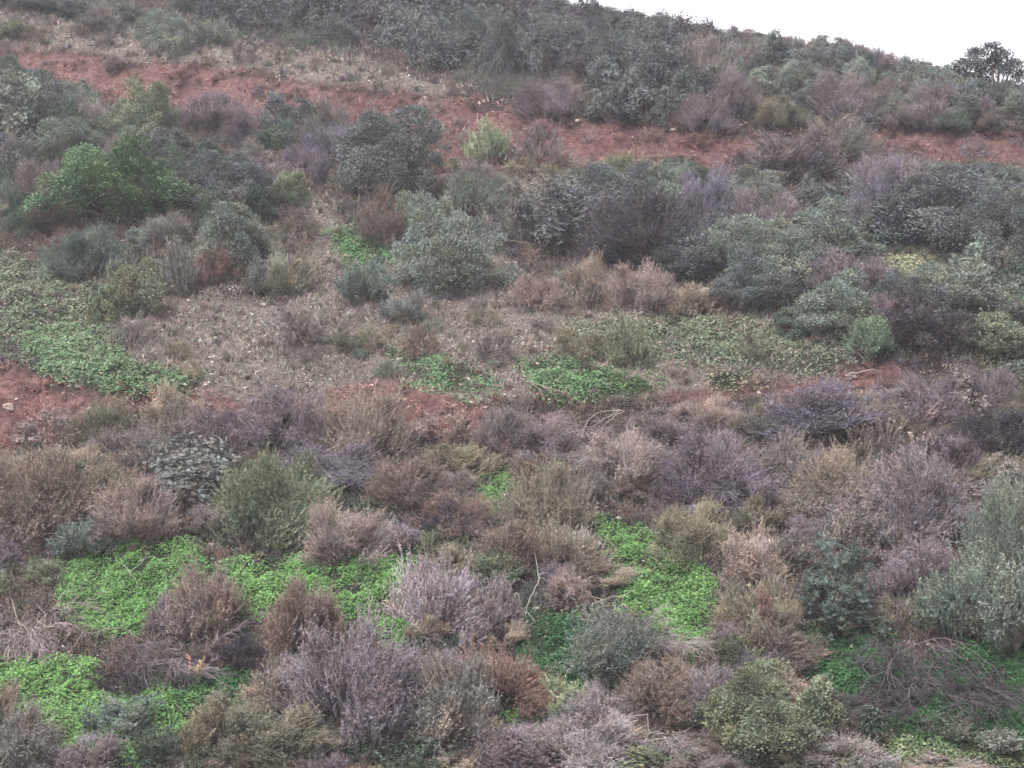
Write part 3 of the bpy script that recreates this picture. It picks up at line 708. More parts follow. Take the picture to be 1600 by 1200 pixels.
SKX = [0, 800, 870, 1000, 1070, 1150, 1230, 1320, 1400, 1480, 1530, 1600]
SKY_ = [-80, -20, 0, 22, 40, 45, 52, 68, 84, 108, 122, 136]
items = []          # cx, ytop, ybase, w, type, colour, landmark, where
for (cx, yt, yb, w, ty, co, lm) in H_:
    items.append([cx, yt, yb, w, ty, co, lm, None])
for poly, spc, (w0, w1), (a0, a1), kinds, where in FILL:
    P = np.array(poly); got = []
    x0, y0 = P.min(0); x1, y1 = P.max(0)
    cen = [(i[0], (i[1] + i[2]) / 2, i[3]) for i in items]
    grn = [g[0] for g in GRN if g[2] > .6]
    for _ in range(2500):
        x, y = R.uniform(x0, x1), R.uniform(y0, y1)
        q = np.array([x]), np.array([y])
        if sdist(*q, poly)[0] > 0: continue
        w = R.uniform(w0, w1); h = w * R.uniform(a0, a1)
        if any((x - u) ** 2 + ((y - v) * 1.5) ** 2 < spc ** 2 for u, v in got): continue
        if any(abs(x - u) < .26 * (w + ww) and abs(y - h / 2 - v) < .21 * (h + ww * .7) for u, v, ww in cen): continue
        if any(sdist(q[0], np.array([y - d]), g)[0] < w * .28 for g in grn for d in (0, h * .5)): continue
        ty, co = kinds[int(R.integers(len(kinds)))]
        h = min(h, max(24, y - np.interp(x, SKX, SKY_) + 2 + 4 * R.random()))
        if any(abs(x - i[0]) < .42 * (w + i[3]) and y > i[2] - 6 and y - h < i[2] - .22 * (i[2] - i[1]) for i in items if i[6]): continue
        if 'pale ground' in where: h = max(22, min(h, y - 250 + 10 * R.random()))
        if 'mauve thicket' in where:
            h = min(h, y - np.interp(x, [-20, 60, 130, 330, 600, 625, 755, 790, 1000, 1280, 1420, 1640], [702, 702, 652, 642, 640, 690, 690, 645, 625, 618, 606, 590]))
            if h < 22: continue
        if 'right thicket' in where: h = min(h, max(26, y - np.interp(x, [800, 1100, 1200, 1330, 1400, 1640], [250, 262, 230, 205, 252, 262])))
        got.append((x, y)); items.append([x, y - h, y, w, ty, co, None, where])

# ------------------------------------------------------------------ labels that single each plant out
def where_of(x, y):
    if y < 150 and x < 700: return 'on the tan strip' if y > 40 else 'at the top of the slope'
    if y < 215: return 'on the upper slope'
    if y < 470 and x < 500: return 'in the left thicket'
    if y < 350: return 'below the upper red bank'
    if y < 500: return 'on the middle slope'
    if y < 620: return 'above the lower red earth'
    if y < 830: return 'in the lower thicket'
    return 'on the foreground slope'

LMS = [(i[0], (i[1] + i[2]) / 2, i[6], k) for k, i in enumerate(items) if i[6]]
LMS += [(1545, 105, 'the skyline tree', -1), (840, 925, 'the pale forked branch', -1), (305, 1045, 'the yellow flower spikes', -1)]

def direction(dx, dy):
    h = 'left' if dx < 0 else 'right'; v = 'above' if dy < 0 else 'below'
    if abs(dx) > 2.2 * abs(dy): return h + ' of'
    if abs(dy) > 2.2 * abs(dx): return v
    return v + ' and ' + h + ' of'

used = {}
labels = [None] * len(items)
def size_word(w, h):
    r = ('small' if w < 55 else 'broad' if w > 150 else '')
    if h > 1.05 * w: r = 'upright'
    elif h < .58 * w and w > 60: r = 'low'
    return r
order = sorted(range(len(items)), key=lambda k: (items[k][6] is None, items[k][7] is not None))
for k in order:
    cx, yt, yb, w, ty, co, lm, where = items[k]
    cy = (yt + yb) / 2
    core = ' '.join(x for x in (size_word(w, yb - yt), WORD[co], NAMES[ty][2]) if x)
    cand = []
    if lm:
        s = lm.replace('the ', '', 1)
        cand.append(s + ' ' + where_of(cx, cy) if len(s.split()) < 6 else s)
    near = sorted([l for l in LMS if l[3] != k], key=lambda l: (l[0] - cx) ** 2 + (1.3 * (l[1] - cy)) ** 2)
    for adv in ('just', ''):
        for l in near[:9]:
            dist = math.hypot(l[0] - cx, l[1] - cy)
            if adv == 'just' and dist > 150: continue
            cand.append(' '.join(x for x in (core, adv, direction(cx - l[0], cy - l[1]), l[2]) if x))
    for j in range(len(near) - 1):
        cand.append(core + ' ' + direction(cx - near[0][0], cy - near[0][1]) + ' ' + near[0][2].replace('the ', 'the ') + ', toward ' + near[j + 1][2])
    for c in cand:
        if c not in used and len(c.split()) <= 16:
            used[c] = k; labels[k] = c; break
    if labels[k] is None:
        labels[k] = cand[0]

GROUP = dict(wisp='wispy little shrubs on open ground', fuzz='twiggy shrubs on the hillside', leaf='leafy bushes on the hillside', big='long-leaved shrubs on the hillside', spray='feathery bushes on the hillside',
             spike='spiky tufts on the hillside', seed=None, dead='dead brush on the hillside')

def place(k):
    cx, yt, yb, w, ty, co, lm, where = items[k]
    b = base_adj(cx, yt, yb, w)
    Q, t = hit(cx, b)
    P, dep = Q[0], t[0]
    W = w * dep / FPX
    Hh = max((b - yt), 8) * dep / FPX * 1.02
    lst = PROTO[ty]
    best = min(abs(math.log(p[0] / W)) for p in lst)
    opts = [p for p in lst if abs(math.log(p[0] / W)) < best + .08]
    S, f, s, mats = opts[PYR.randrange(len(opts))]
    root = bpy.data.objects.new(NAMES[ty][0], None); COL.objects.link(root)
    root.empty_display_size = .2
    root.location = (P[0], P[1], P[2] - .03)
    root.rotation_euler = (PYR.uniform(-.06, .06), PYR.uniform(-.06, .06), PYR.uniform(0, 2 * PI))
    fx = 1.0 / (.93 if ty in ('leaf', 'big') else 1.0)
    root.scale = (W / 2 * fx, W / 2 * fx, Hh * (.98 if ty != 'fuzz' else .92))
    j = [PYR.uniform(.9, 1.1) for _ in range(3)]
    m_ = PYR.uniform(.9, 1.1)
    c = alb(co); c = tuple(min(1, c[i] * m_ * (1 + .3 * (j[i] - 1))) for i in range(3)) + (1,)
    if ty == 'dead':
        link('branch', f, parent=root, color=c); link('twig', s, parent=root, color=c)
    else:
        link('foliage', f, parent=root, color=c)
        if w > 34: link('stem', s, parent=root, color=alb('bone' if ty == 'fuzz' and PYR.random() < .4 else 'brown', .5))
    tag(root, labels[k], NAMES[ty][1], GROUP[ty])
    return root

for k in range(len(items)):
    place(k)

# ------------------------------------------------------------------ skyline tree
def skyline_tree():
    rng = rs(777)
    Q, t = hit(1543, 150)
    P, dep = Q[0], t[0]
    m = dep / FPX
    root = bpy.data.objects.new('skyline_tree', None); COL.objects.link(root); root.location = P
    tr = MB(); fo = MB()
    base = np.array([.2, 0, -.3])
    C = np.array([(-.95, 0, 1.15), (-.45, .2, 1.6), (.1, -.1, 1.72), (.55, .1, 1.5), (.95, 0, 1.15), (.2, .2, 1.25), (-.5, -.2, 1.15), (.6, -.2, .95), (-1.2, .1, .8), (1.25, 0, .75), (.0, .3, .85), (-.7, 0, .65), (1.9, 0, .95), (1.75, .1, .6)])
    for i, c in enumerate(C):
        mid = base * .4 + c * .6 - np.array([0, 0, .18]); tt = np.linspace(0, 1, 7)[:, None]
        tube(tr, base * (1 - tt) ** 2 + 2 * mid * tt * (1 - tt) + c * tt ** 2 + rng.normal(0, .015, (7, 3)), .09 if i < 5 else .05, .015, np.ones(3), 6)
        cr = rng.uniform(.26, .40) if i < 12 else .22
        n = 620
        u = unit(rng.normal(size=(n, 3)) + np.array([0, 0, .3]))
        p = c + u * (cr * rng.uniform(.3, 1.1, n))[:, None] * np.array([1.15, 1.15, .72])
        d = unit(u + rng.normal(0, .6, (n, 3)))
        fo.add(leaves(p, d, side(d, rng), .11 * rng.uniform(.6, 1.2, n), .05), tints(n, rng, .2, .05))
    link('crown', fo.mesh('tree_crown'), M_LEAF, root, alb('dgrey'))
    link('trunk', tr.mesh('tree_trunk'), M_BARK, root, alb('brown', .4))
    tag(root, 'small round-topped tree with an open crown standing on the skyline', 'tree')
skyline_tree()

# ------------------------------------------------------------------ pale fallen and standing branches, drawn at their own depth
def at_depth(pts, yb, x=None):
    """points of a stick: each pixel is taken on the upright plane through the ground at pixel row yb"""
    pts = np.array(pts, float)
    Q, t = hit(pts[:, 0].mean() if x is None else x, yb)
    d = ray(pts[:, 0], pts[:, 1])
    return d * (Q[0, 1] / d[:, 1])[:, None]

def smooth(P, n=14):
    P = np.array(P, float)
    s = np.linspace(0, 1, len(P)); u = np.linspace(0, 1, n)
    Q = np.stack([np.interp(u, s, P[:, i]) for i in range(P.shape[1])], 1)
    for _ in range(2): Q[1:-1] = (Q[:-2] + Q[1:-1] * 2 + Q[2:]) / 4
    return Q

def stick(name, lines, yb, col, label, cat, r=.014):
    """one branch: every side branch starts on the wood already drawn"""
    mb = MB()
    done = []
    mean_x = np.mean([p[0] for p in lines[0]])
    for i, ln in enumerate(lines):
        ln = [tuple(p) for p in ln]
        if i:
            best = min(((math.hypot(a[0] - b[0], a[1] - b[1]), k, b) for k, a in enumerate(ln) for b in done))
            if best[0] > 0:
                if best[1] >= len(ln) / 2: ln = ln[::-1]
                ln = [best[2]] + ln
        ln = smooth(ln)
        done += [tuple(p) for p in ln]
        P = at_depth(ln, yb, mean_x)
        P[:, 1] += .5 * fbm(P[:, 0] * 1.3, P[:, 2] * 1.3, 5, 2)
        P[:, 0] += .10 * fbm(P[:, 2] * 6 + P[:, 0] * 4, P[:, 0] * 5, 15, 2); P[:, 2] += .10 * fbm(P[:, 0] * 6, P[:, 2] * 5, 25, 2)
        tube(mb, P, r * (.75 if i == 0 else .6), r * .3, np.ones(3), 6)
    o = bpy.data.objects.new(name, mb.mesh(name)); COL.objects.link(o)
    o.data.materials.append(M_BARK); o.color = alb(col)
    return tag(o, label, cat)

BONE = (226, 218, 206)
stick('forked_branch', [[(823, 960), (826, 938), (838, 915), (846, 900), (838, 880), (835, 865)], [(840, 908), (847, 903), (853, 904)], [(843, 905), (846, 898), (852, 893)], [(823, 960), (812, 950), (800, 945)], [(825, 958), (833, 970), (845, 978)], [(822, 958), (822, 975), (826, 985)]], 975, BONE, 'pale forked branch standing up among dark green weeds', 'branch', .013)
stick('bent_stalk', [[(803, 975), (802, 955), (800, 932), (806, 927), (812, 935), (815, 948)]], 975, BONE, 'white bent stalk hooking over beside the pale forked branch', 'branch', .018)
stick('curled_branch', [[(695, 1003), (676, 993), (660, 982), (642, 974), (638, 968), (643, 965)], [(677, 994), (655, 985), (650, 974), (653, 967)], [(672, 1001), (655, 996), (649, 985)], [(637, 998), (636, 985), (642, 974)]], 1004, BONE, 'pale curled branches at the foot of the pale pink shrub', 'branch', .013)
stick('curled_branch', [[(728, 992), (714, 990), (703, 984), (696, 980)], [(710, 1008), (700, 1000), (691, 995), (688, 987)]], 1006, BONE, 'short pale curled branch under the right of the pale pink shrub', 'branch', .012)
stick('arching_branch', [[(925, 950), (945, 935), (972, 930), (995, 922)], [(920, 935), (950, 948), (958, 952)], [(950, 962), (960, 955), (972, 948), (972, 932)], [(958, 952), (962, 962), (965, 975)], [(975, 945), (1000, 965), (1030, 985), (1050, 1010), (1075, 1050)]], 985, (196, 186, 170), 'grey arching branches lying over the grey-green tangle beside clover', 'branch', .013)
stick('arching_branch', [[(905, 690), (920, 655), (945, 642), (970, 640)], [(930, 700), (936, 670), (960, 650), (985, 643)], [(880, 715), (882, 680), (886, 665)], [(870, 655), (850, 690), (856, 712)], [(925, 670), (940, 655), (968, 645)]], 718, (200, 186, 178), 'pale curved branches arching over mauve shrubs at mid slope', 'branch', .015)
stick('bare_branch', [[(1453, 915), (1475, 905), (1490, 890), (1492, 876)], [(1475, 904), (1486, 899)], [(1455, 918), (1480, 911), (1500, 907), (1520, 908)]], 925, (206, 194, 180), 'pale bare branch reaching up left of the tall feathery bush', 'branch', .012)
stick('bare_branch', [[(1360, 905), (1368, 911), (1378, 911), (1388, 893), (1400, 886)]], 925, (190, 176, 166), 'crooked pale branch right of the dark hanging-leaved shrub', 'branch', .012)
stick('bare_branch', [[(120, 1002), (140, 990), (175, 983), (200, 978)], [(145, 1005), (155, 985), (172, 983)], [(175, 985), (170, 965), (168, 955)], [(195, 980), (188, 955), (180, 943)]], 1008, (186, 174, 166), 'long pale branch arching left from the dark tangle of twigs', 'branch', .013)
stick('bare_branch', [[(200, 980), (215, 990), (235, 1000), (250, 1020)], [(165, 1065), (170, 1030), (185, 1015), (205, 1005)], [(225, 1070), (235, 1040), (232, 1010)], [(205, 1075), (203, 1045), (198, 1030)]], 1072, (150, 138, 138), 'grey drooping branches on the dark tangle above clover', 'branch', .012)
stick('bare_branch', [[(15, 935), (25, 960), (35, 985), (40, 1020)], [(45, 985), (60, 970), (62, 955)], [(30, 970), (50, 995), (75, 1010)], [(80, 980), (85, 972), (105, 970), (109, 982)], [(70, 985), (72, 960), (60, 945)], [(95, 1005), (110, 990)]], 1012, (206, 192, 182), 'pale twisted branches lying on the grey dead dome', 'branch', .015)
stick('bare_branch', [[(1385, 1040), (1400, 1015), (1440, 1003), (1480, 998), (1530, 1010)], [(1440, 1020), (1475, 1050), (1500, 1053), (1505, 1048)], [(1430, 1035), (1460, 1060), (1490, 1090)], [(1450, 1010), (1490, 1022), (1490, 1005)], [(1500, 1005), (1545, 1035), (1570, 1065), (1572, 1095)], [(1440, 1003), (1500, 1020), (1540, 1055), (1560, 1095)], [(1460, 1000), (1500, 1035), (1525, 1075), (1530, 1105)], [(1420, 1008), (1455, 1035), (1480, 1070), (1485, 1105)], [(1405, 1014), (1420, 1045), (1440, 1080)], [(1480, 998), (1530, 1030), (1552, 1070)], [(1450, 1003), (1470, 1030), (1515, 1060), (1545, 1100)]], 1095, (132, 120, 124), 'long arching grey branches of the fallen brush at right', 'branch', .015)
stick('bare_branch', [[(1345, 1075), (1365, 1055), (1385, 1047)], [(1390, 1035), (1392, 1060), (1400, 1085), (1425, 1095)], [(1340, 1112), (1355, 1085), (1360, 1070)], [(1370, 990), (1372, 1005), (1355, 1030), (1345, 1045)], [(1388, 1048), (1385, 1080), (1392, 1110)], [(1386, 1048), (1372, 1075), (1370, 1105)], [(1390, 1050), (1405, 1070), (1430, 1085), (1480, 1095)]], 1110, (140, 128, 130), 'thin grey branches drooping over the deep green weeds', 'branch', .012)
stick('bare_branch', [[(1012, 1118), (1013, 1140), (1022, 1146), (1042, 1147)], [(985, 1155), (1010, 1148), (1020, 1143)], [(965, 1128), (985, 1122), (1002, 1120)], [(1070, 1140), (1085, 1132), (1100, 1126)], [(1008, 1170), (1010, 1155), (1016, 1146)]], 1150, (214, 192, 178), 'pale broken branches under the brown dome at the bottom', 'branch', .014)
stick('bare_branch', [[(682, 1200), (686, 1165), (698, 1142)]], 1200, (196, 176, 168), 'single pale stick leaning at the bottom of the big mauve shrub', 'branch', .013)
stick('bare_branch', [[(505, 1098), (510, 1080), (516, 1073)], [(528, 1085), (527, 1074)], [(507, 1095), (520, 1098)]], 1105, (200, 180, 172), 'little pale antler-like twig left in the big mauve shrub', 'branch', .012)
stick('dark_stick', [[(147, 1107), (160, 1092), (176, 1078)]], 1100, (42, 36, 34), 'short black stick poking out of the lower clover', 'stick', .014)
stick('bare_branch', [[(689, 740), (697, 727), (700, 716)]], 758, (206, 190, 168), 'short pale stick standing out of an olive shrub', 'branch', .011)
stick('bare_branch', [[(720, 758), (735, 748), (755, 740), (775, 737)]], 770, (186, 170, 130), 'thin yellowish branch arching above the upper clover', 'branch', .010)
stick('bare_branch', [[(1322, 588), (1340, 580), (1362, 577), (1378, 579)]], 590, (196, 184, 170), 'pale log lying at the top of the lower right red patch', 'branch', .03)
stick('bare_branch', [[(1480, 680), (1500, 662), (1530, 655), (1548, 668)], [(1490, 668), (1515, 660), (1540, 664)]], 690, (180, 166, 166), 'pale arched branch over the dark mauve shrub at right', 'branch', .014)
stick('bare_branch', [[(190, 880), (200, 888), (214, 900), (222, 925)], [(204, 900), (206, 888)], [(230, 873), (240, 871), (255, 880)]], 915, (190, 206, 170), 'pale dry stalk lying across the left clover', 'branch', .010)
stick('bare_branch', [[(820, 597), (850, 605), (880, 612), (905, 632)], [(830, 600), (845, 612), (850, 625)], [(845, 603), (870, 618)]], 625, (190, 174, 158), 'forked dead stick lying right of the lower red earth', 'branch', .02)

# yellow flower spikes
def flower_plant():
    rng = rs(55)
    Q, t = hit(305, 1078)
    root = bpy.data.objects.new('flowering_plant', None); COL.objects.link(root); root.location = Q[0]
    st = MB(); m = t[0] / FPX
    for x, h in ((-11, 50), (-9, 34), (-2, 26), (4, 36), (8, 43), (13, 34), (15, 50), (0, 32)):
        p1 = np.array([x * m, rng.normal(0, .05), h * m]); p0 = np.array([0, 0, -.05])
        tt = np.linspace(0, 1, 5)[:, None]
        tube(st, p0 + (p1 - p0) * tt, .009, .006, np.ones(3), 5)
        n = 60; q = rng.uniform(.66, 1.05, n)[:, None]
        P = p0 + (p1 - p0) * q; d = unit(rng.normal(0, .6, (n, 3)) + np.array([0, 0, .9]))
        fl = MB(); fl.add(leaves(P, d, side(d, rng), .05, .026), tints(n, rng, .2, .12))
        link('flower', fl.mesh('flower_spike'), M_TWIG, root, alb((196, 178, 128) if h < 50 else (190, 140, 126), .7))
    link('stem', st.mesh('flower_stems'), M_BARK, root, alb('ogreen'))
    tag(root, 'thin plant with yellow and reddish flower spikes among deep green weeds', 'plant')
flower_plant()

# little dark tree at the bottom bank
def bank_tree():
    rng = rs(66)
    Q, t = hit(1362, 1176)
    root = bpy.data.objects.new('dark_shrub', None); COL.objects.link(root); root.location = Q[0]
    fo = MB(); m = t[0] / FPX
    for (x0, x1) in ((-4, -2), (3, 10)):
        tr = MB()
        tt = np.linspace(0, 1, 5)[:, None]
        tube(tr, np.array([x0 * m, 0, -.1]) * (1 - tt) + np.array([x1 * m, 0, 34 * m]) * tt, .03, .014, np.ones(3), 6)
        link('stem', tr.mesh('dark_shrub_stem'), M_BARK, root, alb((60, 50, 42)))
    for c in ((0, 40), (-8, 48), (9, 46), (2, 58), (-3, 64)):
        n = 320; u = unit(rng.normal(size=(n, 3))); P = np.array([c[0] * m, 0, c[1] * m]) + u * (11 * m * rng.uniform(.3, 1, n))[:, None]
        d = unit(u + rng.normal(0, .5, (n, 3)) + np.array([0, 0, -.3]))
        fo.add(leaves(P, d, side(d, rng), .07, .025), tints(n, rng, .2, .06))
    link('foliage', fo.mesh('dark_shrub_leaves'), M_LEAF, root, alb('dgreen'))
    tag(root, 'slim dark shrub on two thin stems in front of the pale grassy bank', 'shrub')
bank_tree()

# ------------------------------------------------------------------ scattered cover: leaves, dry grass, litter, gravel
def world_samples(n, y0, y1, rng):
    y = rng.uniform(y0, y1, n); x = rng.uniform(-1, 1, n) * (y * .36 + 1)
    keep = np.abs(x) < y * .345 + .5
    x, y = x[keep], y[keep]; z = ground(x, y)
    P = np.stack([x, y, z], 1)
    px, py, dep = project(P)
    return P, px, py, dep

GCOL = dict(bright=(118, 170, 88), mid=(134, 148, 116), midb=(112, 154, 98), pale=(168, 172, 132), deep=(50, 104, 50), lime=(138, 156, 108))  # deep: weed green darkened to carry the shade on those patches

def ground_cover():
    rng = rs(91)
    mb = MB()
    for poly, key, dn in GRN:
        P0 = np.array(poly, float)
        cx, cy = P0.mean(0)
        Q, t = hit(np.clip(P0[:, 0], -100, 1700), P0[:, 1])
        y0, y1 = Q[:, 1].min() - 1.5, Q[:, 1].max() + 1.5; x0, x1 = Q[:, 0].min() - 1.5, Q[:, 0].max() + 1.5
        near = t.mean() < 38
        LL = .031 if near else .044
        area = (x1 - x0) * (y1 - y0)
        n = int(area * (dn * (4000 if near else 1700)))
        n = min(n, 600000)
        x = rng.uniform(x0, x1, n); y = rng.uniform(y0, y1, n)
        hump = fbm(x * 1.6, y * 1.6, 77, 3)
        z = ground(x, y) + (.10 if near else .06) + (hump + .5 * fbm(x * 5, y * 5, 78, 2)) * (.42 if near else .24) + rng.uniform(-.17, .04, n) * (1 if near else .7)
        P = np.stack([x, y, z], 1)
        px, py, dep = project(P)
        jx = px + 40 * fbm(x * .9, y * .9, 33, 4); jy = py + 24 * fbm(x * .9, y * .9, 44, 4)
        sd = sdist(jx, jy, poly)
        dens = dn * np.clip(.5 - sd / 30, 0, 1) ** .8 * (.5 + .5 * sstep(-.35, .1, fbm(x * 1.3, y * 1.3, 56, 3)))
        sprawl = 1 + .5 * fbm(x * .6, y * .6, 57, 3)
        if dn < .7: dens = dens * sstep(-.12, .15, fbm(x * 1.1, y * 1.1, 55, 3))
        keep = rng.random(n) < dens
        P, hump, sprawl = P[keep], hump[keep], sprawl[keep]; n = len(P)
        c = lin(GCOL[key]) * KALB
        ph = rng.uniform(0, 2 * PI, n)
        up = unit(np.stack([rng.normal(0, .45, n), rng.normal(-.25, .45, n), np.ones(n)], 1))
        d0 = np.stack([np.cos(ph), np.sin(ph), np.zeros(n)], 1)
        d0 = unit(d0 - up * (d0 * up).sum(1)[:, None])
        s0 = np.cross(up, d0)
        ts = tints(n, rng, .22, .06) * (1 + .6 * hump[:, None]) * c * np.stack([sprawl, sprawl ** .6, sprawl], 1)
        L = LL * rng.uniform(.6, 1.3, n)
        for a in (0, 2.1, 4.2):
            d = d0 * math.cos(a) + s0 * math.sin(a); s = np.cross(up, d)
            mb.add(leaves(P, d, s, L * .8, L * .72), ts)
    me = mb.mesh('ground_cover')
    o = link('ground_cover', me, M_GRASS, None, (1, 1, 1, 1))
    tag(o, 'low green clover and weeds covering the open ground', 'ground cover', kind='stuff')

def dry_cover():
    rng = rs(92)
    mb = MB()
    # grass blades and leaf litter on tan ground and under the shrubs; sparse on the red earth
    for (y0, y1, n) in ((24, 34, 90000), (34, 50, 150000), (50, 80, 130000)):
        P, px, py, dep = world_samples(n, y0, y1, rng)
        tanw = np.zeros(len(P)); redw = np.zeros(len(P)); grn = np.zeros(len(P))
        for poly in TAN: tanw = np.maximum(tanw, np.clip(.5 - sdist(px, py, poly) / 20, 0, 1))
        for poly in RED: redw = np.maximum(redw, np.clip(.5 - sdist(px, py, poly) / 20, 0, 1))
        for poly, k_, dn in GRN: grn = np.maximum(grn, np.clip(.5 - sdist(px, py, poly) / 20, 0, 1) * dn)
        patch = sstep(-.25, .2, fbm(P[:, 0] * .8, P[:, 1] * .8, 71, 4))
        keep = rng.random(len(P)) < (np.where(tanw > .3, .9, .55) * (1 - .5 * redw) * (1 - .7 * grn) * (.25 + .75 * patch))
        P, dep, redw, tanw = P[keep], dep[keep], redw[keep], tanw[keep]; m = len(P)
        ls = (dep / 30) ** .75
        # blades (dry grass) 45 %, litter 55 %
        isb = rng.random(m) < np.where(redw > .3, .3, .5)
        pal = np.array([lin(c) for c in ((168, 156, 144), (148, 146, 130), (150, 130, 122), (182, 170, 160), (98, 86, 80), (130, 142, 120))]) * .42
        col = pal[rng.choice(6, m, p=[.25, .22, .2, .1, .13, .1])]
        rp = np.array([lin((176, 126, 114)) , lin((140, 88, 78)), lin((198, 160, 146))]) * .42
        col = np.where((redw > .3)[:, None] & (rng.random(m) < .7)[:, None], rp[rng.integers(0, 3, m)], col)
        t = col * tints(m, rng, .25, .06)
        b = isb
        for q in range(4):
            d = unit(np.stack([rng.normal(0, .6, m), rng.normal(0, .6, m), np.ones(m)], 1))[b]
            p = P[b] + np.stack([rng.normal(0, .05, m), rng.normal(0, .05, m), np.zeros(m) - .01], 1)[b]
            mb.add(leaves(p, d, side(d, rng), (.17 * ls * rng.uniform(.4, 1.3, m))[b], (.011 * ls)[b], 'tri'), t[b])
        l = ~isb
        d = unit(np.stack([rng.normal(0, 1, m), rng.normal(0, 1, m), rng.normal(.15, .35, m)], 1))[l]
        p = P[l] + np.array([0, 0, .02])
        mb.add(leaves(p, d, side(d, rng), (.085 * ls * rng.uniform(.5, 1.4, m))[l], (.045 * ls)[l]), t[l])
    o = link('dry_grass', mb.mesh('dry_grass'), M_GRASS, None, (1, 1, 1, 1))
    tag(o, 'thin dry grass and leaf litter over the slope', 'grass', kind='stuff')

def rock_mesh(name, rng, n=1):
    import bmesh
    bm = bmesh.new(); bmesh.ops.create_icosphere(bm, subdivisions=2, radius=1)
    off = rng.normal(size=3) * 5
    for v in bm.verts:
        c = np.array(v.co)
        k = 1 + .5 * fbm(np.array([c[0] * 1.1 + off[0]]), np.array([c[1] * 1.1 + c[2] * 1.7 + off[1]]), 5, 2)[0] * 2
        v.co = Vector(c * k) * 1
        v.co.z *= .62
    # chip a few flat faces
    for _ in range(5):
        nrm = Vector(unit(rng.normal(size=3))); dd = rng.uniform(.55, .8)
        for v in bm.verts:
            e = v.co.dot(nrm) - dd
            if e > 0: v.co -= nrm * e * .9
    me = bpy.data.meshes.new(name); bm.to_mesh(me); bm.free()
    return me

def stones():
    rng = rs(93)
    protos = [rock_mesh('stone', rng) for _ in range(5)]
    for p in protos: p.materials.append(M_STONE)
    hand = [(13, 640, 22, 'large pale stone lying on the lower red earth at the left edge'), (806, 252, 15, 'white stone below the red bank beside the pale sapling'), (140, 640, 10, 'pale stone at the right end of the left red earth'), (708, 635, 9, 'pale stone on the red soil left of the dead sticks'), (642, 605, 8, 'pale stone beside the middle green weeds'),
            (1051, 205, 11, 'flat pale stone on the upper red bank under the dark thicket'), (902, 190, 9, 'pale stone on top of the red bank'), (665, 155, 9, 'pale stone at the thicket foot above the red bank'), (1335, 590, 9, 'small pale stone on the lower right red patch'), (1087, 245, 9, 'pale stone low on the upper red bank'), (30, 690, 12, 'buff stone beside the pinkish shrub on red earth')]
    for x, y, w, lab in hand:
        Q, t = hit(x, y)
        o = link('stone', protos[int(rng.integers(5))], None, None, alb((208, 186, 168) if 'white' not in lab else (240, 236, 228)))
        s = w * t[0] / FPX / 2
        o.location = Q[0] + np.array([0, 0, s * .3]); o.scale = (s, s * .8, s); o.rotation_euler = (rng.normal(0, .2), rng.normal(0, .2), rng.uniform(0, 6))
        tag(o, lab, 'stone', 'pale stones on the slope')
    # small stones that nothing tells apart, one group per patch
    for poly, n, lab, grp in ((RED[0], 60, 'small pale stone among others on the upper red bank', 'small stones on the upper red bank'), (RED[1], 45, 'small pale stone among others on the lower red earth', 'small stones on the lower red earth'), (TAN[1], 45, 'small pale stone among others on the tan middle slope', 'small stones on the tan slope'), (RED[2], 10, 'small pale stone among others on the lower right red patch', 'small stones on the right red patch')):
        P = np.array(poly, float); c = 0
        while c < n:
            x = rng.uniform(max(P[:, 0].min(), 0), min(P[:, 0].max(), 1600)); y = rng.uniform(P[:, 1].min(), P[:, 1].max())
            if sdist(np.array([x]), np.array([y]), poly)[0] > -3: continue
            Q, t = hit(x, y); s = rng.uniform(2.0, 5.0) * t[0] / FPX / 2 * rng.choice([1, 1, 1.5])
            o = link('stone', protos[int(rng.integers(5))], None, None, alb(tuple(np.array([(176, 158, 146), (170, 140, 128), (160, 120, 108)][int(rng.integers(3))]) * rng.uniform(.9, 1.1))))
            o.location = Q[0] + np.array([0, 0, s * .3]); o.scale = (s * 1.2, s * .9, s); o.rotation_euler = (rng.normal(0, .3), rng.normal(0, .3), rng.uniform(0, 6))
            tag(o, lab, 'stone', grp); c += 1

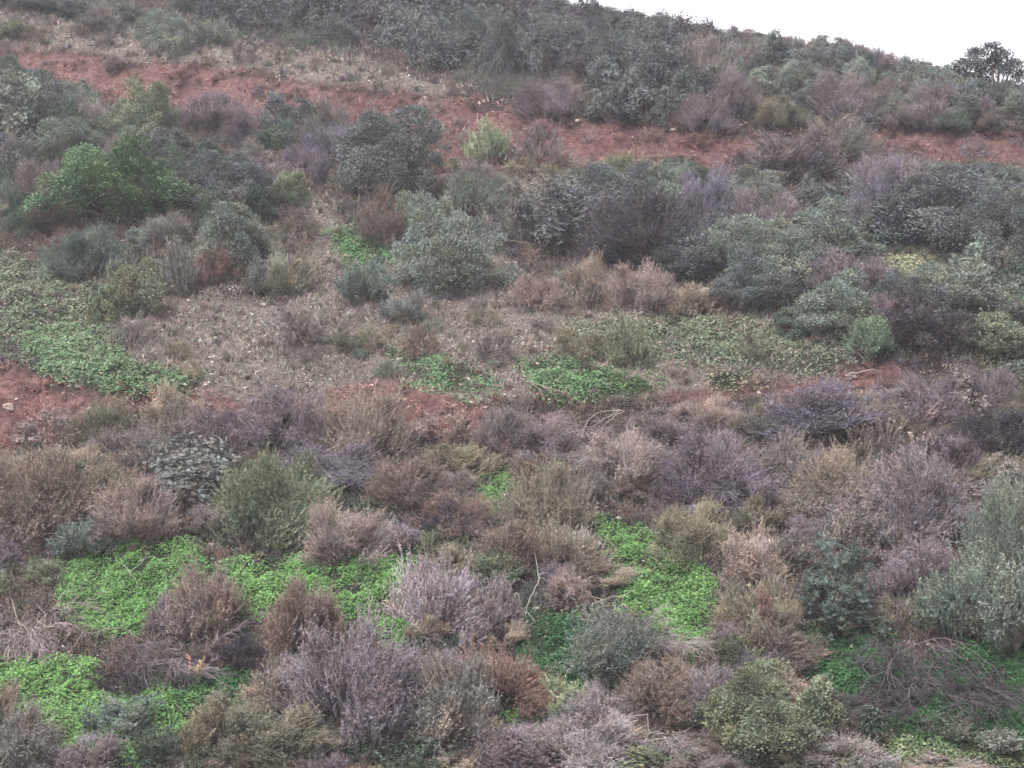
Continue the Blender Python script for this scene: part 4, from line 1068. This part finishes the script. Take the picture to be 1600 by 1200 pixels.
def undergrowth():
    """low scrubby tufts between the shrubs, uncountable"""
    rng = rs(95)
    mb = MB()
    pal = np.array([lin(c) for c in ((122, 106, 104), (118, 108, 92), (132, 114, 100), (108, 112, 96), (104, 92, 98), (96, 108, 92))]) * .38  # tuft colours, scaled down so the gaps between shrubs look shaded
    for (y0, y1, n, hh) in ((23, 38, 5200, .34), (38, 56, 5200, .42), (56, 90, 5600, .55)):
        P, px, py, dep = world_samples(n, y0, y1, rng)
        bad = np.zeros(len(P))
        for poly in TAN: bad = np.maximum(bad, np.clip(.5 - sdist(px, py, poly) / 30, 0, 1) * .88)
        for poly in RED: bad = np.maximum(bad, np.clip(.5 - sdist(px, py, poly) / 14, 0, 1) * .80)
        for poly, k_, dn in GRN: bad = np.maximum(bad, np.clip(.5 - sdist(px, py, poly) / 30, 0, 1) * min(1, dn * 1.2))
        keep = rng.random(len(P)) > bad
        keep &= P[:, 1] < ridge(P[:, 0]) + 3
        P, dep, bad = P[keep], dep[keep], bad[keep]; k = len(P)
        redw = np.zeros(len(P))
        for poly in RED: redw = np.maximum(redw, np.clip(.5 - sdist(*project(P)[:2], poly) / 14, 0, 1))
        ls = (dep / 30) ** .6
        zone = vnoise(P[:, 0] * .25, P[:, 1] * .25, 81)
        col = pal[np.clip((zone * 6 + rng.normal(0, 1.0, k)).astype(int), 0, 5)]
        col = np.where((redw > .3)[:, None], lin((158, 122, 112)) * .40, col)
        m = 26
        s = hh * rng.uniform(.45, 1.2, k) * np.where(bad > .4, .5, 1)
        o = P[:, None] + rng.normal(0, .25, (k, m, 3)) * s[:, None, None] * np.array([1, 1, 0])
        d = unit(rng.normal(0, .55, (k, m, 3)) + np.array([0, 0, 1.0]))
        ln = s[:, None] * rng.uniform(.5, 1.2, (k, m))
        t = np.repeat(col * tints(k, rng, .15, .05), m, 0) * tints(k * m, rng, .15, .04)
        O = o.reshape(-1, 3); D = d.reshape(-1, 3); Ln = ln.reshape(-1); W = np.repeat(.006 * ls, m)
        w = side(D, rng) * W[:, None]
        mb.add(np.stack([O - w, O + w, O + D * Ln[:, None]], 1), t)
        q = 7
        tt = rng.uniform(.25, 1.05, (len(O), q))
        Q = (O[:, None] + (D * Ln[:, None])[:, None] * tt[..., None]).reshape(-1, 3)
        dd = unit(np.repeat(D, q, 0) * .7 + rng.normal(0, .6, Q.shape))
        L_ = np.repeat(np.repeat(ls, m), q)
        mb.add(leaves(Q, dd, side(dd, rng), .055 * L_ * rng.uniform(.6, 1.3, len(Q)), .013 * L_, 'tri'), np.repeat(t, q, 0) * tints(len(Q), rng, .15, .04) * (.85 + .35 * tt.reshape(-1, 1)))
    o = link('undergrowth', mb.mesh('undergrowth'), M_TWIG, None, (1, 1, 1, 1))
    tag(o, 'low dry scrub filling the ground between the shrubs', 'undergrowth', kind='stuff')

ground_cover(); dry_cover(); undergrowth(); stones()

# ------------------------------------------------------------------ haze
def haze():
    me = bpy.data.meshes.new('haze')
    x0, x1, y0, y1, z0, z1 = -420, 420, -130, 620, -180, 60
    v = [(x, y, z) for z in (z0, z1) for y in (y0, y1) for x in (x0, x1)]
    me.from_pydata(v, [], [(0, 2, 3, 1), (4, 5, 7, 6), (0, 1, 5, 4), (2, 6, 7, 3), (0, 4, 6, 2), (1, 3, 7, 5)])
    m, N, L = new_mat('haze_air')
    out = N.new('ShaderNodeOutputMaterial'); pv = N.new('ShaderNodeVolumePrincipled')
    pv.inputs['Color'].default_value = (.92, .93, 1, 1); pv.inputs['Density'].default_value = HAZE
    L.new(pv.outputs[0], out.inputs['Volume'])
    tag(link('haze', me, m), kind='stuff')
HAZE = 0.0005
if HAZE > 0: haze()

# ------------------------------------------------------------------ light
SUN_EL, SUN_AZ = math.radians(58), math.radians(215)      # azimuth clockwise from +Y
w = bpy.data.worlds.new('World'); SC.world = w; w.use_nodes = True
N, L = w.node_tree.nodes, w.node_tree.links
N.clear()
sky = N.new('ShaderNodeTexSky'); sky.sky_type = 'NISHITA'; sky.sun_disc = False
sky.sun_elevation = SUN_EL; sky.sun_rotation = SUN_AZ; sky.dust_density = 5; sky.air_density = 1; sky.ozone_density = 1
hs = N.new('ShaderNodeHueSaturation'); hs.inputs['Saturation'].default_value = .12      # an overcast, almost colourless sky
bg = N.new('ShaderNodeBackground'); bg.inputs['Strength'].default_value = .13
wo = N.new('ShaderNodeOutputWorld')
tc = N.new('ShaderNodeTexCoord'); cn = N.new('ShaderNodeTexNoise'); cn.inputs['Scale'].default_value = 3.5; cn.inputs['Detail'].default_value = 5
L.new(tc.outputs['Generated'], cn.inputs['Vector'])
cm = N.new('ShaderNodeMapRange'); cm.inputs[1].default_value = .3; cm.inputs[2].default_value = .7; cm.inputs[3].default_value = .82; cm.inputs[4].default_value = 1.12
L.new(cn.outputs['Fac'], cm.inputs[0]); L.new(cm.outputs[0], hs.inputs['Value'])
wm = N.new('ShaderNodeMix'); wm.data_type = 'RGBA'; wm.blend_type = 'MULTIPLY'; wm.inputs[0].default_value = 1; wm.inputs[7].default_value = (1, .955, 1.0, 1)
L.new(sky.outputs[0], hs.inputs['Color']); L.new(hs.outputs[0], wm.inputs[6]); L.new(wm.outputs[2], bg.inputs[0]); L.new(bg.outputs[0], wo.inputs[0])
sd = bpy.data.lights.new('sun', 'SUN'); sd.energy = 1.5; sd.angle = math.radians(14); sd.color = (1, .97, .985)
so = bpy.data.objects.new('sun', sd); COL.objects.link(so)
dirv = Vector((math.sin(SUN_AZ) * math.cos(SUN_EL), math.cos(SUN_AZ) * math.cos(SUN_EL), math.sin(SUN_EL)))
so.rotation_euler = dirv.to_track_quat('Z', 'Y').to_euler()

# ------------------------------------------------------------------ camera and view
cam = bpy.data.cameras.new('camera'); cam.sensor_width = 36; cam.lens = 36 * FPX / 1600; cam.clip_end = 2000; cam.clip_start = .1
co = bpy.data.objects.new('camera', cam); COL.objects.link(co)
co.rotation_euler = (PI / 2 + PITCH, 0, 0)
SC.camera = co
SC.view_settings.view_transform = 'Standard'; SC.view_settings.look = 'None'
SC.view_settings.exposure = 2.22; SC.view_settings.gamma = 1
SC.render.engine = 'CYCLES'
SC.cycles.max_bounces = 5; SC.cycles.diffuse_bounces = 3; SC.cycles.glossy_bounces = 1; SC.cycles.transmission_bounces = 3
SC.cycles.volume_bounces = 0
from collections import Counter
print(Counter(i[4] for i in items))
print('items', len(items), 'unique labels', len(set(labels)))
